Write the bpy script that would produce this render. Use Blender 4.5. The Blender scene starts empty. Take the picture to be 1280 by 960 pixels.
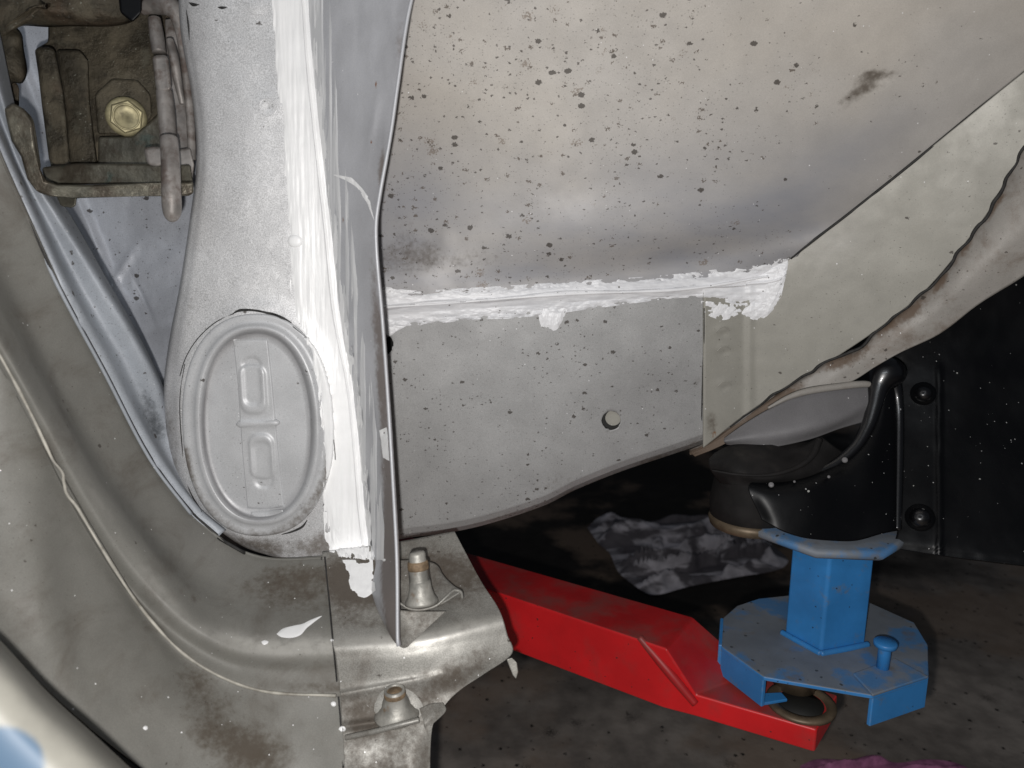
import bpy, bmesh, math, random
import numpy as np
from mathutils import Vector, Matrix
from mathutils.bvhtree import BVHTree
random.seed(7)
S = bpy.context.scene
COL = S.collection
# ------------------------------------------------------------------ camera
HC = 0.80                       # lens height above the workshop floor (m)
PITCH = math.radians(12.0)
F = 931.0                       # focal length in photo pixels (1280 wide)
cam_d = bpy.data.cameras.new("camera"); cam = bpy.data.objects.new("camera", cam_d); COL.objects.link(cam)
cam.location = (0, 0, HC); cam.rotation_euler = (math.pi/2 - PITCH, 0, 0)
cam_d.sensor_width = 36; cam_d.lens = F/1280*36
cam_d.clip_start = 0.01; cam_d.clip_end = 60
cam_d.dof.use_dof = True; cam_d.dof.focus_distance = 0.62; cam_d.dof.aperture_fstop = 8
S.camera = cam
# ------------------------------------------------------------------ world and flash
w = bpy.data.worlds.new("World"); S.world = w; w.use_nodes = True
w.node_tree.nodes["Background"].inputs[0].default_value = (0.75, 0.85, 1.0, 1)
w.node_tree.nodes["Background"].inputs[1].default_value = 0.035
fl = bpy.data.lights.new("phone_flash", 'POINT'); fl.energy = 10.8; fl.shadow_soft_size = 0.004; fl.color = (1.0, 0.975, 0.95)
flo = bpy.data.objects.new("phone_flash", fl); COL.objects.link(flo); flo.location = (-0.012, 0.0, HC-0.022)
tl = bpy.data.lights.new("workshop_tube", 'AREA'); tl.energy = 5.0; tl.shape = 'RECTANGLE'; tl.size = 1.2; tl.size_y = 0.3; tl.color = (0.86, 0.93, 1.0)
tlo = bpy.data.objects.new("workshop_tube", tl); COL.objects.link(tlo); tlo.location = (-0.5, -1.3, 1.9)
tlo.rotation_euler = (Vector((0, .6, .75))-Vector((-0.5, -1.3, 1.9))).to_track_quat('-Z', 'Y').to_euler()
S.view_settings.view_transform = 'Standard'; S.view_settings.look = 'None'
S.view_settings.exposure = 0; S.view_settings.gamma = 1
S.cycles.max_bounces = 5
# ------------------------------------------------------------------ geometry helpers
CAM = np.array([0, 0, HC]); cp, sp = math.cos(PITCH), math.sin(PITCH)
FW = np.array([0, cp, -sp]); UP = np.array([0, sp, cp]); RT = np.array([1., 0, 0])
def ray(x, y):
    x = np.asarray(x, float); y = np.asarray(y, float)
    return FW + ((x-640)/F)[..., None]*RT + (-(y-480)/F)[..., None]*UP
def W3(x, y, d):
    d = np.asarray(d, float)
    return CAM + d[..., None]*ray(x, y)
def W(x, y, d): return Vector(W3(x, y, d))
def hz(x, y, z):
    r = ray(x, y); return Vector(CAM + r*((z-HC)/r[2]))
def proj(p):
    q = np.array(p)-CAM; d = q@FW
    return (640+F*(q@RT)/d, 480-F*(q@UP)/d, d)
def hsh(ix, iy, s):
    h = (ix*374761393 + iy*668265263 + s*1442695041) & 0xffffffff
    h = ((h ^ (h >> 13))*1274126177) & 0xffffffff
    return ((h ^ (h >> 16)) & 0xffff)/65535.0
def vn(x, y, s=0):
    x = np.asarray(x, float); y = np.asarray(y, float)
    ix = np.floor(x).astype(np.int64); iy = np.floor(y).astype(np.int64)
    fx = x-ix; fy = y-iy; fx = fx*fx*(3-2*fx); fy = fy*fy*(3-2*fy)
    a = hsh(ix, iy, s); b = hsh(ix+1, iy, s); c = hsh(ix, iy+1, s); d = hsh(ix+1, iy+1, s)
    return (a*(1-fx)+b*fx)*(1-fy)+(c*(1-fx)+d*fx)*fy
def fbm(x, y, s=0, o=4):
    t = 0; a = .5; n = 0
    for k in range(o):
        t = t+a*vn(x, y, s+k*17); n += a; a *= .5; x = x*2.03+3.1; y = y*2.03+1.7
    return t/n
def cr(P, n, arc=True, tt=None):
    """Catmull-Rom resample of the rows of P"""
    P = np.asarray(P, float)
    if len(P) == 2:
        t = np.linspace(0, 1, n) if tt is None else tt
        return P[0]+(P[1]-P[0])*t[:, None] if P.ndim == 2 else P[0]+(P[1]-P[0])*t[:, None, None]
    m = len(P)
    if arc:
        k = np.r_[0, np.cumsum(np.sqrt(((P[1:, :2]-P[:-1, :2])**2).sum(1))+1e-6)]; k /= k[-1]
    else: k = np.linspace(0, 1, m)
    t = np.linspace(0, 1, n) if tt is None else np.asarray(tt)
    i = np.clip(np.searchsorted(k, t, side='right')-1, 0, m-2)
    h = k[i+1]-k[i]; u = (t-k[i])/h
    def tan(j):
        jm = np.clip(j-1, 0, m-1); jp = np.clip(j+1, 0, m-1)
        dk = (k[jp]-k[jm]); sh = (-1,)+(1,)*(P.ndim-1)
        return (P[jp]-P[jm])/dk.reshape(sh)
    sh = (-1,)+(1,)*(P.ndim-1)
    u = u.reshape(sh); h = h.reshape(sh)
    return ((2*u**3-3*u**2+1)*P[i]+(u**3-2*u**2+u)*h*tan(i)+(-2*u**3+3*u**2)*P[i+1]+(u**3-u**2)*h*tan(i+1))
ROOT = {}
def link(name, me, parent=None, mats=None, loc=None):
    o = bpy.data.objects.new(name, me); COL.objects.link(o)
    if parent is not None:
        o.parent = parent
    for m in (mats or []): me.materials.append(m)
    return o
def origin_of(parent):
    v = Vector((0, 0, 0))
    while parent is not None:
        v = v+Vector(parent.location); parent = parent.parent
    return v
def mk(name, verts, faces, mat, parent=None, smooth=True, attrs=None):
    og = origin_of(parent)
    me = bpy.data.meshes.new(name)
    me.from_pydata([tuple(Vector(v)-og) for v in verts], [], [tuple(int(i) for i in f) for f in faces])
    if attrs:
        for k, a in attrs.items():
            at = me.attributes.new(k, 'FLOAT', 'POINT'); at.data.foreach_set('value', np.asarray(a, dtype=np.float32).ravel())
    if smooth: me.shade_smooth()
    me.update()
    return link(name, me, parent, [mat])
def grid_faces(nr, nc, closed=False):
    F_ = []
    for i in range(nr-1):
        for j in range(nc-1 if not closed else nc):
            a = i*nc+j; b = i*nc+(j+1) % nc; F_.append((a, b, b+nc, a+nc))
    return F_
BASES = {}
def loft_px(curves, nu, nv, arc=True, vt=None):
    R = [cr(c, nu, arc) for c in curves]
    dim = min(r.shape[1] for r in R)
    R = np.array([r[:, :dim] for r in R])
    return cr(R, nv, False, vt)            # nv x nu x dim
def sheet(name, curves, nu, nv, mat, parent, thick=.0012, attrs=None, disp=None, hole=None, arc=True, base=True, lin=False, cut=None):
    G = loft_px(curves, nu, nv, arc)
    if lin:
        R = np.array([cr(c, nu, arc) for c in curves]); t = np.linspace(0, len(curves)-1, nv); i = np.clip(t.astype(int), 0, len(curves)-2); u = (t-i)[:, None, None]
        G = R[i]*(1-u)+R[i+1]*u
    X, Y, D = G[..., 0].copy(), G[..., 1].copy(), G[..., 2].copy()
    if disp is not None: D = D-disp(X, Y)
    faces = grid_faces(nv, nu)
    if hole:
        for (hx, hy, hr) in hole:
            r = np.hypot(X-hx, Y-hy); ins = (r < hr).ravel()
            faces = [f for f in faces if not all(ins[i] for i in f)]
            used = np.zeros(ins.shape, bool)
            for f in faces:
                for i in f: used[i] = True
            k = (ins & used).reshape(r.shape)
            rr = np.maximum(r, 1e-6)
            nx = hx+(X-hx)/rr*hr; ny = hy+(Y-hy)/rr*hr
            X = np.where(k, nx, X); Y = np.where(k, ny, Y)
            k2 = (~k) & (r < hr*1.12)
            X = np.where(k2, hx+(X-hx)/rr*hr*1.12, X) if False else X
    if cut is not None:
        ins = cut(X, Y).ravel(); faces = [f for f in faces if not all(ins[i] for i in f)]
    P = W3(X, Y, D).reshape(-1, 3)
    # face the lens
    f = faces[len(faces)//2]; a, b, c = P[f[0]], P[f[1]], P[f[2]]
    if np.cross(b-a, c-a)@(P[f[0]]-CAM) > 0: faces = [q[::-1] for q in faces]
    at = {k: fn(X, Y).ravel() for k, fn in (attrs or {}).items()}
    o = mk(name, P, faces, mat, parent, True, at)
    if base: BASES[name+str(len(BASES))] = (P, faces)
    if thick:
        m = o.modifiers.new("thick", 'SOLIDIFY'); m.thickness = thick; m.offset = -1; m.use_rim = True
    return o
BV = None
def make_bvh():
    global BV
    V = []; Fc = []; n = 0
    for P, f in BASES.values():
        V.extend(map(tuple, P)); Fc.extend([tuple(int(i)+n for i in q) for q in f]); n += len(P)
    BV = BVHTree.FromPolygons(V, Fc)
def dr(x, y):
    r = Vector(ray(x, y)).normalized(); h = BV.ray_cast(Vector(CAM), r)
    if h[0] is None: return W(x, y, .7), -r
    n = h[1] if h[1].dot(r) < 0 else -h[1]
    return h[0], n
def drape_sheet(name, curves, nu, nv, mat, parent, hf, attrs=None, arc=True, lin=True):
    R = np.array([cr(np.array([(p[0], p[1]) for p in c], float), nu, arc) for c in curves])
    t = np.linspace(0, len(curves)-1, nv); i = np.clip(t.astype(int), 0, len(curves)-2); u = (t-i)[:, None, None]
    G = R[i]*(1-u)+R[i+1]*u if lin else cr(R, nv, False)
    X, Y = G[..., 0], G[..., 1]
    U, Vv = np.meshgrid(np.linspace(0, 1, nu), np.linspace(0, 1, nv))
    H = hf(X, Y, U, Vv)
    P = []
    for x, y, h in zip(X.ravel(), Y.ravel(), H.ravel()):
        p, n = dr(x, y); P.append(p+n*float(h))
    P = np.array(P)
    faces = grid_faces(nv, nu); f = faces[0]; a, b, c = P[f[0]], P[f[1]], P[f[2]]
    if np.cross(b-a, c-a)@(P[f[0]]-CAM) > 0: faces = [q[::-1] for q in faces]
    Hr = H.ravel(); faces = [q for q in faces if max(Hr[i] for i in q) > -1.5e-4]
    at = {k: fn(X, Y).ravel() for k, fn in (attrs or {}).items()}
    return mk(name, P, faces, mat, parent, True, at)
def blob(name, outline, mat, parent, h=.0008, rings=6, h0=0.0, seg=64, rough=.0):
    O = cr(np.array(list(outline)+[outline[0]], float), seg+1)[:-1]
    c = O.mean(0); P = []
    p, n = dr(*c); P.append(p+n*(h0+h))
    for k in range(1, rings+1):
        t = k/rings
        for q in O:
            x, y = c+(q-c)*t
            p, n = dr(x, y); P.append(p+n*float(h0+h*(1-t**4)-(2e-4 if k == rings else 0)+rough*vn(x/3, y/3)))
    faces = []
    for j in range(seg): faces.append((0, 1+j, 1+(j+1) % seg))
    for k in range(rings-1):
        for j in range(seg):
            a = 1+k*seg+j; b = 1+k*seg+(j+1) % seg; faces.append((a, a+seg, b+seg, b))
    return mk(name, P, faces, mat, parent)
def bev(o, wdt=.001, seg=2):
    m = o.modifiers.new("bevel", 'BEVEL'); m.width = wdt; m.segments = seg; m.limit_method = 'ANGLE'; m.angle_limit = math.radians(35)
    m.harden_normals = True
    return o
def prism(name, pts, vec, mat, parent, b=.001, seg=2, at=None):
    """solid: polygon pts (3-D) extruded by vec (vector, or list of per-point vectors)"""
    n = len(pts); vecs = vec if isinstance(vec, list) else [vec]*n
    V = [Vector(p) for p in pts]+[Vector(p)+Vector(v) for p, v in zip(pts, vecs)]
    bm = bmesh.new(); og = origin_of(parent)
    vs = [bm.verts.new(v-og) for v in V]
    bm.faces.new(vs[:n]); bm.faces.new(vs[n:][::-1])
    for i in range(n): bm.faces.new((vs[i], vs[n+i], vs[n+(i+1) % n], vs[(i+1) % n]))
    bmesh.ops.recalc_face_normals(bm, faces=bm.faces)
    me = bpy.data.meshes.new(name); bm.to_mesh(me); bm.free(); me.shade_smooth()
    o = link(name, me, parent, [mat])
    bev(o, b, seg)
    return o
def plate(name, px, d, t, mat, parent, b=.001, seg=2):
    """solid plate: outline traced at depth d (number or per point), thickness t away from the lens"""
    ds = d if isinstance(d, (list, tuple)) else [d]*len(px)
    pts = [W(x, y, q) for (x, y), q in zip(px, ds)]
    cxy = np.mean(np.array([p[:2] for p in px]), 0); v = Vector(ray(*cxy)).normalized()*t
    return prism(name, pts, v, mat, parent, b, seg)
def lathe(name, c, axis, prof, mat, parent, seg=32, smooth=True, rot=0, squash=None):
    axis = Vector(axis).normalized(); q = axis.to_track_quat('Z', 'Y').to_matrix()
    V = []
    for r, h in prof:
        for j in range(seg):
            a = 2*math.pi*j/seg+rot; V.append(Vector(c)+q@Vector((r*math.cos(a), r*math.sin(a), h)))
    f = []
    for i in range(len(prof)-1):
        for j in range(seg): a = i*seg+j; b = i*seg+(j+1) % seg; f.append((a, b, b+seg, a+seg))
    f.append(tuple(range(seg))[::-1]); f.append(tuple((len(prof)-1)*seg+j for j in range(seg)))
    o = mk(name, V, f, mat, parent, smooth)
    return o
def tube(name, pts, r, mat, parent, seg=12, aspect=1.0, n=None, closed=False, side=None):
    """pts (world) swept with radius r (number or list)"""
    P = np.array([tuple(p) for p in pts], float)
    rs = np.array(r if isinstance(r, (list, tuple)) else [r]*len(P), float)
    n = n or max(2, len(P)*6)
    k = np.r_[0, np.cumsum(np.linalg.norm(P[1:]-P[:-1], axis=1))]; k /= k[-1]
    Q = np.c_[P, rs]
    if len(P) > 2:
        t = np.linspace(0, 1, n); i = np.clip(np.searchsorted(k, t, side='right')-1, 0, len(P)-2); h = (k[i+1]-k[i])[:, None]; u = ((t-k[i])/h[:, 0])[:, None]
        def tn(j):
            a = np.clip(j-1, 0, len(P)-1); b = np.clip(j+1, 0, len(P)-1); return (Q[b]-Q[a])/(k[b]-k[a])[:, None]
        Q = (2*u**3-3*u**2+1)*Q[i]+(u**3-2*u**2+u)*h*tn(i)+(-2*u**3+3*u**2)*Q[i+1]+(u**3-u**2)*h*tn(i+1)
    else: Q = Q[0]+(Q[1]-Q[0])*np.linspace(0, 1, n)[:, None]
    V = []
    for i in range(len(Q)):
        a = Q[max(i-1, 0), :3]; b = Q[min(i+1, len(Q)-1), :3]; t = Vector(b-a).normalized()
        v = Vector(side) if side else Vector(CAM-Q[i, :3]); s = t.cross(v).normalized(); up = s.cross(t).normalized()
        for j in range(seg):
            an = 2*math.pi*j/seg; V.append(Vector(Q[i, :3])+(s*math.cos(an)+up*math.sin(an)*aspect)*Q[i, 3])
    f = grid_faces(len(Q), seg, True); f.append(tuple(range(seg))[::-1]); f.append(tuple((len(Q)-1)*seg+j for j in range(seg)))
    o = mk(name, V, f, mat, parent)
    bm = bmesh.new(); bm.from_mesh(o.data); bmesh.ops.recalc_face_normals(bm, faces=bm.faces); bm.to_mesh(o.data); bm.free(); o.data.shade_smooth()
    return o
def ga(X, Y, L):
    t = np.zeros_like(X)
    for (cx, cy, rx, ry, rot, a) in L:
        c, s = math.cos(math.radians(rot)), math.sin(math.radians(rot)); dx = X-cx; dy = Y-cy
        t = t+a*np.exp(-(((dx*c+dy*s)/rx)**2+((-dx*s+dy*c)/ry)**2))
    return t
def label(o, l): o["label"] = l; return o
# ------------------------------------------------------------------ materials
def nd(nt, t, **k):
    n = nt.nodes.new(t)
    for a, b in k.items(): setattr(n, a, b)
    return n
class M:
    """node tree builder around one Principled BSDF"""
    def __init__(s, name, base, rough=.5, metal=0., spec=.5, coat=0):
        s.m = bpy.data.materials.new(name); s.m.use_nodes = True; s.nt = s.m.node_tree; s.b = s.nt.nodes["Principled BSDF"]
        s.b.inputs["Roughness"].default_value = rough; s.b.inputs["Metallic"].default_value = metal
        s.b.inputs["Specular IOR Level"].default_value = spec; s.b.inputs["Coat Weight"].default_value = coat
        s.tc = nd(s.nt, 'ShaderNodeTexCoord'); s.co = s.tc.outputs['Object']
        s.rgb = nd(s.nt, 'ShaderNodeRGB'); s.rgb.outputs[0].default_value = (*base, 1); s.c = s.rgb.outputs[0]; s.r = None; s.rough = rough; s.h = None
    def l(s, a, b): s.nt.links.new(a, b)
    def mp(s, scale=(1, 1, 1), rot=(0, 0, 0), warp=0, wscale=200):
        co = s.co
        if warp:
            n = nd(s.nt, 'ShaderNodeTexNoise'); n.inputs['Scale'].default_value = wscale; s.l(co, n.inputs['Vector'])
            v = nd(s.nt, 'ShaderNodeVectorMath', operation='MULTIPLY_ADD'); s.l(n.outputs['Color'], v.inputs[0]); v.inputs[1].default_value = (warp,)*3; s.l(co, v.inputs[2]); co = v.outputs[0]
        m = nd(s.nt, 'ShaderNodeMapping'); m.inputs['Scale'].default_value = scale; m.inputs['Rotation'].default_value = [math.radians(q) for q in rot]; s.l(co, m.inputs['Vector']); return m.outputs[0]
    def noise(s, scale, detail=4, rough=.55, stretch=(1, 1, 1), rot=(0, 0, 0), dist=0):
        n = nd(s.nt, 'ShaderNodeTexNoise'); n.inputs['Scale'].default_value = scale; n.inputs['Detail'].default_value = detail; n.inputs['Roughness'].default_value = rough; n.inputs['Distortion'].default_value = dist
        s.l(s.mp(stretch, rot), n.inputs['Vector']); return n.outputs['Fac']
    def math(s, op, a, b=None, c=None, clamp=False):
        n = nd(s.nt, 'ShaderNodeMath', operation=op, use_clamp=clamp)
        for i, v in enumerate((a, b, c)):
            if v is None: continue
            if isinstance(v, (int, float)): n.inputs[i].default_value = v
            else: s.l(v, n.inputs[i])
        return n.outputs[0]
    def ss(s, v, lo, hi, a=0., b=1.):
        n = nd(s.nt, 'ShaderNodeMapRange', interpolation_type='SMOOTHSTEP'); s.l(v, n.inputs[0])
        for i, q in enumerate((lo, hi, a, b)): n.inputs[i+1].default_value = q
        return n.outputs[0]
    def attr(s, name): n = nd(s.nt, 'ShaderNodeAttribute', attribute_name=name); return n.outputs['Fac']
    def mix(s, fac, col):
        n = nd(s.nt, 'ShaderNodeMix', data_type='RGBA')
        if isinstance(fac, (int, float)): n.inputs[0].default_value = fac
        else: s.l(fac, n.inputs[0])
        s.l(s.c, n.inputs[6])
        if isinstance(col, tuple): n.inputs[7].default_value = (*col, 1)
        else: s.l(col, n.inputs[7])
        s.c = n.outputs[2]; return s
    def vary(s, scale, amt, **k):
        """brightness variation of +-amt"""
        v = s.ss(s.noise(scale, **k), .3, .7, 1-amt, 1+amt)
        n = nd(s.nt, 'ShaderNodeVectorMath', operation='SCALE'); s.l(s.c, n.inputs[0]); s.l(v, n.inputs['Scale']); s.c = n.outputs[0]; return s
    def spots(s, scale, size, col, attr=None, stretch=(1, 1, 1), warp=.002, power=4, op=1.0, rot=(0, 0, 0)):
        v = nd(s.nt, 'ShaderNodeTexVoronoi'); v.inputs['Scale'].default_value = scale; s.l(s.mp(stretch, rot, warp=warp, wscale=700), v.inputs['Vector'])
        sp = nd(s.nt, 'ShaderNodeSeparateColor'); s.l(v.outputs['Color'], sp.inputs[0])
        th = s.math('MULTIPLY', s.math('POWER', sp.outputs[0], power), size)
        if attr: th = s.math('MULTIPLY', th, s.attr(attr)); th = s.math('MULTIPLY', th, s.ss(s.noise(14, 3), .38, .62, .45, 1.25))
        th = s.math('MINIMUM', th, .27)
        d = s.math('SUBTRACT', th, v.outputs['Distance']); f = s.ss(d, 0, .04, 0, op)
        s.mix(f, col); return f
    def edge(s, rad, col, op):
        b = nd(s.nt, 'ShaderNodeBevel', samples=4); b.inputs['Radius'].default_value = rad; g = nd(s.nt, 'ShaderNodeNewGeometry')
        d = nd(s.nt, 'ShaderNodeVectorMath', operation='DOT_PRODUCT'); s.l(b.outputs[0], d.inputs[0]); s.l(g.outputs['Normal'], d.inputs[1])
        f = s.math('MULTIPLY', s.ss(d.outputs['Value'], .995, .93), s.ss(s.noise(90, 6, .7), .42, .6, 0, op)); s.mix(f, col); return s
    def bump(s, v, strength=.3, dist=.001):
        n = nd(s.nt, 'ShaderNodeBump'); n.inputs['Strength'].default_value = strength; n.inputs['Distance'].default_value = dist; s.l(v, n.inputs['Height'])
        if s.h is not None: s.l(s.h, n.inputs['Normal'])
        s.h = n.outputs[0]; return s
    def roughv(s, v): s.r = v; return s
    def done(s):
        s.l(s.c, s.b.inputs['Base Color'])
        if s.h is not None: s.l(s.h, s.b.inputs['Normal'])
        if s.r is not None: s.l(s.r, s.b.inputs['Roughness'])
        return s.m
def panel_mat(name, base, rough=.45, metal=.25, dirt_shade_col=(.09, .07, .05), spotc=(.05, .04, .032), spotsize=.6, grain=.08, sscale=(130, 330), warm=None, dlo=.17, dhi=.55, sm=.5, grime=0, smc=(.16, .15, .155), brown=0):
    m = M(name, base, rough, metal)
    if warm: m.mix(m.ss(m.noise(7, 3), .35, .65), warm)
    m.vary(9, .06); m.vary(45, .05, detail=6); m.vary(1400, grain, detail=1)
    sm_ = m.math('MULTIPLY', m.attr('smudge_shade'), m.ss(m.noise(18, 6, .6, stretch=(.35, 1, 1)), .25, .7, .4, 1.0)); m.mix(m.math('MULTIPLY', sm_, sm, clamp=True), smc)  # smudges, plus shade painted into the wheelhouse and oval cover colour
    d = m.math('ADD', m.math('MULTIPLY', m.attr('dirt_shade'), 1.0), m.math('ADD', m.math('MULTIPLY', m.noise(40, 8, .68), .62), m.math('MULTIPLY', m.noise(260, 3, .6), .38)))
    df = m.math('MULTIPLY', m.ss(d, .55+dlo, .55+dhi), .85); m.mix(df, dirt_shade_col)  # dirt, plus the shadow painted beside the door seal channel
    m.mix(m.math('MULTIPLY', m.attr('ridge_highlight'), m.ss(m.noise(70, 8, .7), .3, .6, .3, 1), clamp=True), (.50, .485, .45))  # paints the highlight along the sill ridges into the colour
    if grime: m.mix(m.ss(m.noise(26, 9, .72, stretch=(1, .6, 1), dist=.5), .48, .72, 0, grime), dirt_shade_col)
    dd = m.math('ADD', m.attr('rust'), m.noise(130, 6, .65)); rf = m.ss(dd, .95, 1.15); m.mix(rf, (.22, .09, .03))
    if brown:
        m.spots(95, brown, (.17, .125, .09), 'spot', stretch=(.55, 1, 1), warp=.012, power=5, op=.6); m.spots(230, .7, (.10, .075, .055), 'spot', stretch=(.5, 1, .9), warp=.006, power=8, op=.8)
    if spotsize:
        m.spots(sscale[0], spotsize, spotc, 'spot', stretch=(.7, 1, 1), warp=.003, power=10, op=.85)
        m.spots(sscale[1], spotsize*.9, spotc, 'spot', stretch=(.65, 1, 1), warp=.003, power=7, op=.8); m.spots(sscale[1]*2.0, min(.9, spotsize*1.5), spotc, 'spot', stretch=(.7, 1, 1), warp=.001, power=5, op=.4)
        m.spots(260, .16, (.85, .85, .85), None, power=10, warp=.0)
    m.bump(m.noise(60, 4), .12, .0015); m.bump(m.noise(900, 2), .10, .0003)
    rr = m.ss(m.noise(30, 5), .3, .7, rough-.07, rough+.1)
    m.roughv(m.math('ADD', rr, m.math('MULTIPLY', df, .3), clamp=True))
    return m.done()
MATS = {}
MATS['wheelhouse'] = panel_mat('shaded_beige_paint', (.50, .465, .418), .55, .08, warm=(.485, .46, .43), spotsize=.85, brown=.4, smc=(.30, .305, .335), sm=.8, grain=.05)  # smudge colour paints the shade of the panel's lower curve
MATS['rail'] = panel_mat('grey_rail_paint', (.39, .388, .385), .5, .15, spotsize=.68, grain=.10, sscale=(170, 420))
MATS['railx'] = panel_mat('warm_grey_rail_paint', (.34, .328, .29), .5, .1, spotsize=.3, grain=.05)
MATS['silver'] = panel_mat('silver_pillar_paint', (.56, .56, .565), .42, .2, spotsize=.3, grain=.22)
MATS['cover'] = panel_mat('grey_cover_paint', (.50, .505, .515), .42, .15, spotsize=.25, grain=.08)
MATS['flange'] = panel_mat('bare_flange_paint', (.50, .505, .53), .5, .2, dirt_shade_col=(.17, .14, .125), spotsize=.2, grain=.05)
MATS['sill'] = panel_mat('olive_grey_sill_paint', (.185, .18, .162), .62, .03, dirt_shade_col=(.075, .058, .042), spotsize=.35, grain=.07, grime=.5, dlo=.12, dhi=.45)
MATS['silledge'] = panel_mat('silver_sill_paint', (.27, .262, .24), .45, .28, dirt_shade_col=(.085, .066, .05), spotsize=.35, grain=.2, grime=.6, dlo=.10, dhi=.45)
MATS['inner'] = panel_mat('bluish_inner_paint', (.56, .585, .64), .45, .15, dirt_shade_col=(.05, .055, .06), spotsize=.4, grain=.1)
MATS['channel'] = panel_mat('blue_grey_channel_paint', (.36, .385, .42), .55, .1, dirt_shade_col=(.03, .035, .04), spotsize=.5, grain=.1)
MATS['lip'] = panel_mat('scuffed_lip_paint', (.33, .31, .285), .55, .05, grime=.6, dirt_shade_col=(.13, .085, .055), spotsize=.4, grain=.06, dlo=.08, dhi=.4)
MATS['leaf'] = panel_mat('grey_dusty_bracket', (.17, .165, .17), .6, .1, dirt_shade_col=(.08, .06, .05), spotsize=.4)
m = M('white_seam_sealer', (.90, .90, .92), .42, 0); m.vary(60, .04)
g = m.math('ADD', m.attr('thin'), m.math('MULTIPLY', m.noise(260, 6, .7, stretch=(.12, 1, 1)), .9)); m.mix(m.ss(g, .85, 1.2, 0, .4), (.48, .49, .52))
m.spots(300, .25, (.12, .11, .1), None, power=9, warp=.001)
m.bump(m.noise(160, 3, .5, stretch=(.12, 1, 1)), .3, .0008); MATS['seal'] = m.done()
m = M('old_grey_sealer', (.42, .40, .35), .6, 0); m.vary(80, .3, detail=5); m.mix(m.ss(m.noise(60, 6), .5, .7, 0, .7), (.17, .15, .12)); MATS['oldseal'] = m.done()
m = M('white_brushed_sealer', (.86, .86, .86), .4, 0); m.vary(50, .03)
g = m.math('ADD', m.attr('thin'), m.math('MULTIPLY', m.noise(240, 6, .7, stretch=(1, 1, .10)), .9)); m.mix(m.ss(g, .75, 1.15, 0, .6), (.42, .43, .45))
m.bump(m.noise(260, 4, .6, stretch=(1, 1, .08)), .35, .0007); MATS['sealv'] = m.done()
m = M('oily_brown_hinge_steel', (.11, .094, .066), .5, .35); m.vary(30, .5, detail=8); m.mix(m.ss(m.noise(22, 6), .5, .72, 0, .75), (.13, .085, .055)); m.mix(m.ss(m.noise(55, 6), .6, .72, 0, .6), (.16, .155, .12)); m.spots(500, .35, (.3, .3, .25), None, power=7); m.mix(m.ss(m.noise(70, 9, .75), .5, .7, 0, .8), (.03, .025, .018)); m.bump(m.noise(90, 8, .7), 1.0, .003); m.roughv(m.ss(m.noise(60, 4), .3, .7, .35, .75)); MATS['hinge'] = m.done()
m = M('worn_bent_bracket_steel', (.15, .14, .11), .42, .5); m.vary(35, .45, detail=7); m.mix(m.ss(m.noise(34, 8, .7), .42, .62, 0, .85), (.07, .055, .04)); m.mix(m.ss(m.noise(48, 6), .6, .7, 0, .5), (.05, .09, .08)); m.bump(m.noise(110, 6), .8, .0015); MATS['bent'] = m.done()
m = M('grey_pin_steel', (.27, .25, .235), .5, .35); m.vary(60, .35, detail=8); m.mix(m.ss(m.noise(70, 8, .7), .45, .65, 0, .8), (.12, .085, .07)); m.bump(m.noise(200, 6), .4, .0008); MATS['pin'] = m.done()
m = M('yellow_zinc', (.36, .32, .19), .5, .45); m.vary(120, .25, detail=6); m.mix(m.ss(m.noise(90, 6), .55, .7, 0, .6), (.16, .14, .09)); m.bump(m.noise(400, 5), .3, .0005); MATS['zinc'] = m.done()
m = M('plain_steel_stud', (.34, .33, .30), .5, .35); m.bump(m.noise(250, 5), .5, .0008); m.vary(90, .3, detail=6); m.mix(m.ss(m.noise(120, 6), .58, .72, 0, .7), (.2, .12, .06)); MATS['stud'] = m.done()
m = M('rust_band', (.20, .14, .085), .7, .1); m.vary(200, .4); MATS['rust'] = m.done()
m = M('red_arm_paint', (.62, .010, .014), .42, 0, coat=.1); m.vary(12, .15, detail=6); m.mix(m.math('MULTIPLY', m.ss(m.noise(28, 7, .6), .5, .75, 0, .35), 1.0), (.17, .05, .045)); m.spots(220, .25, (.08, .02, .02), None, power=9); m.edge(.0022, (.30, .13, .12), .75); m.bump(m.noise(25, 3), .12, .001); m.bump(m.noise(400, 3), .12, .0004); MATS['red'] = m.done()
m = M('red_arm_top_paint', (.40, .012, .014), .5, 0); m.vary(12, .2, detail=6); m.mix(m.ss(m.noise(20, 7, .6), .4, .68, 0, .6), (.13, .075, .065)); m.bump(m.noise(300, 3), .12, .0004); MATS['redtop'] = m.done()
m = M('blue_pad_paint', (.035, .21, .52), .42, 0); m.vary(20, .15, detail=6); m.mix(m.ss(m.noise(60, 7, .65), .56, .72, 0, .7), (.14, .17, .2)); m.spots(260, .25, (.02, .03, .05), None, power=10); m.edge(.002, (.20, .25, .30), .8); m.bump(m.noise(300, 3), .15, .0004); MATS['blue'] = m.done()
m = M('dusty_blue_pad_top', (.17, .19, .22), .6, 0); m.vary(14, .2, detail=7); m.mix(m.ss(m.noise(22, 8, .6), .5, .62, 0, .8), (.05, .19, .42)); m.mix(m.ss(m.noise(36, 6), .58, .72, 0, .7), (.15, .13, .115)); m.spots(160, .4, (.05, .055, .06), None, power=12); m.bump(m.noise(200, 4), .2, .0005); MATS['bluetop'] = m.done()
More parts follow.
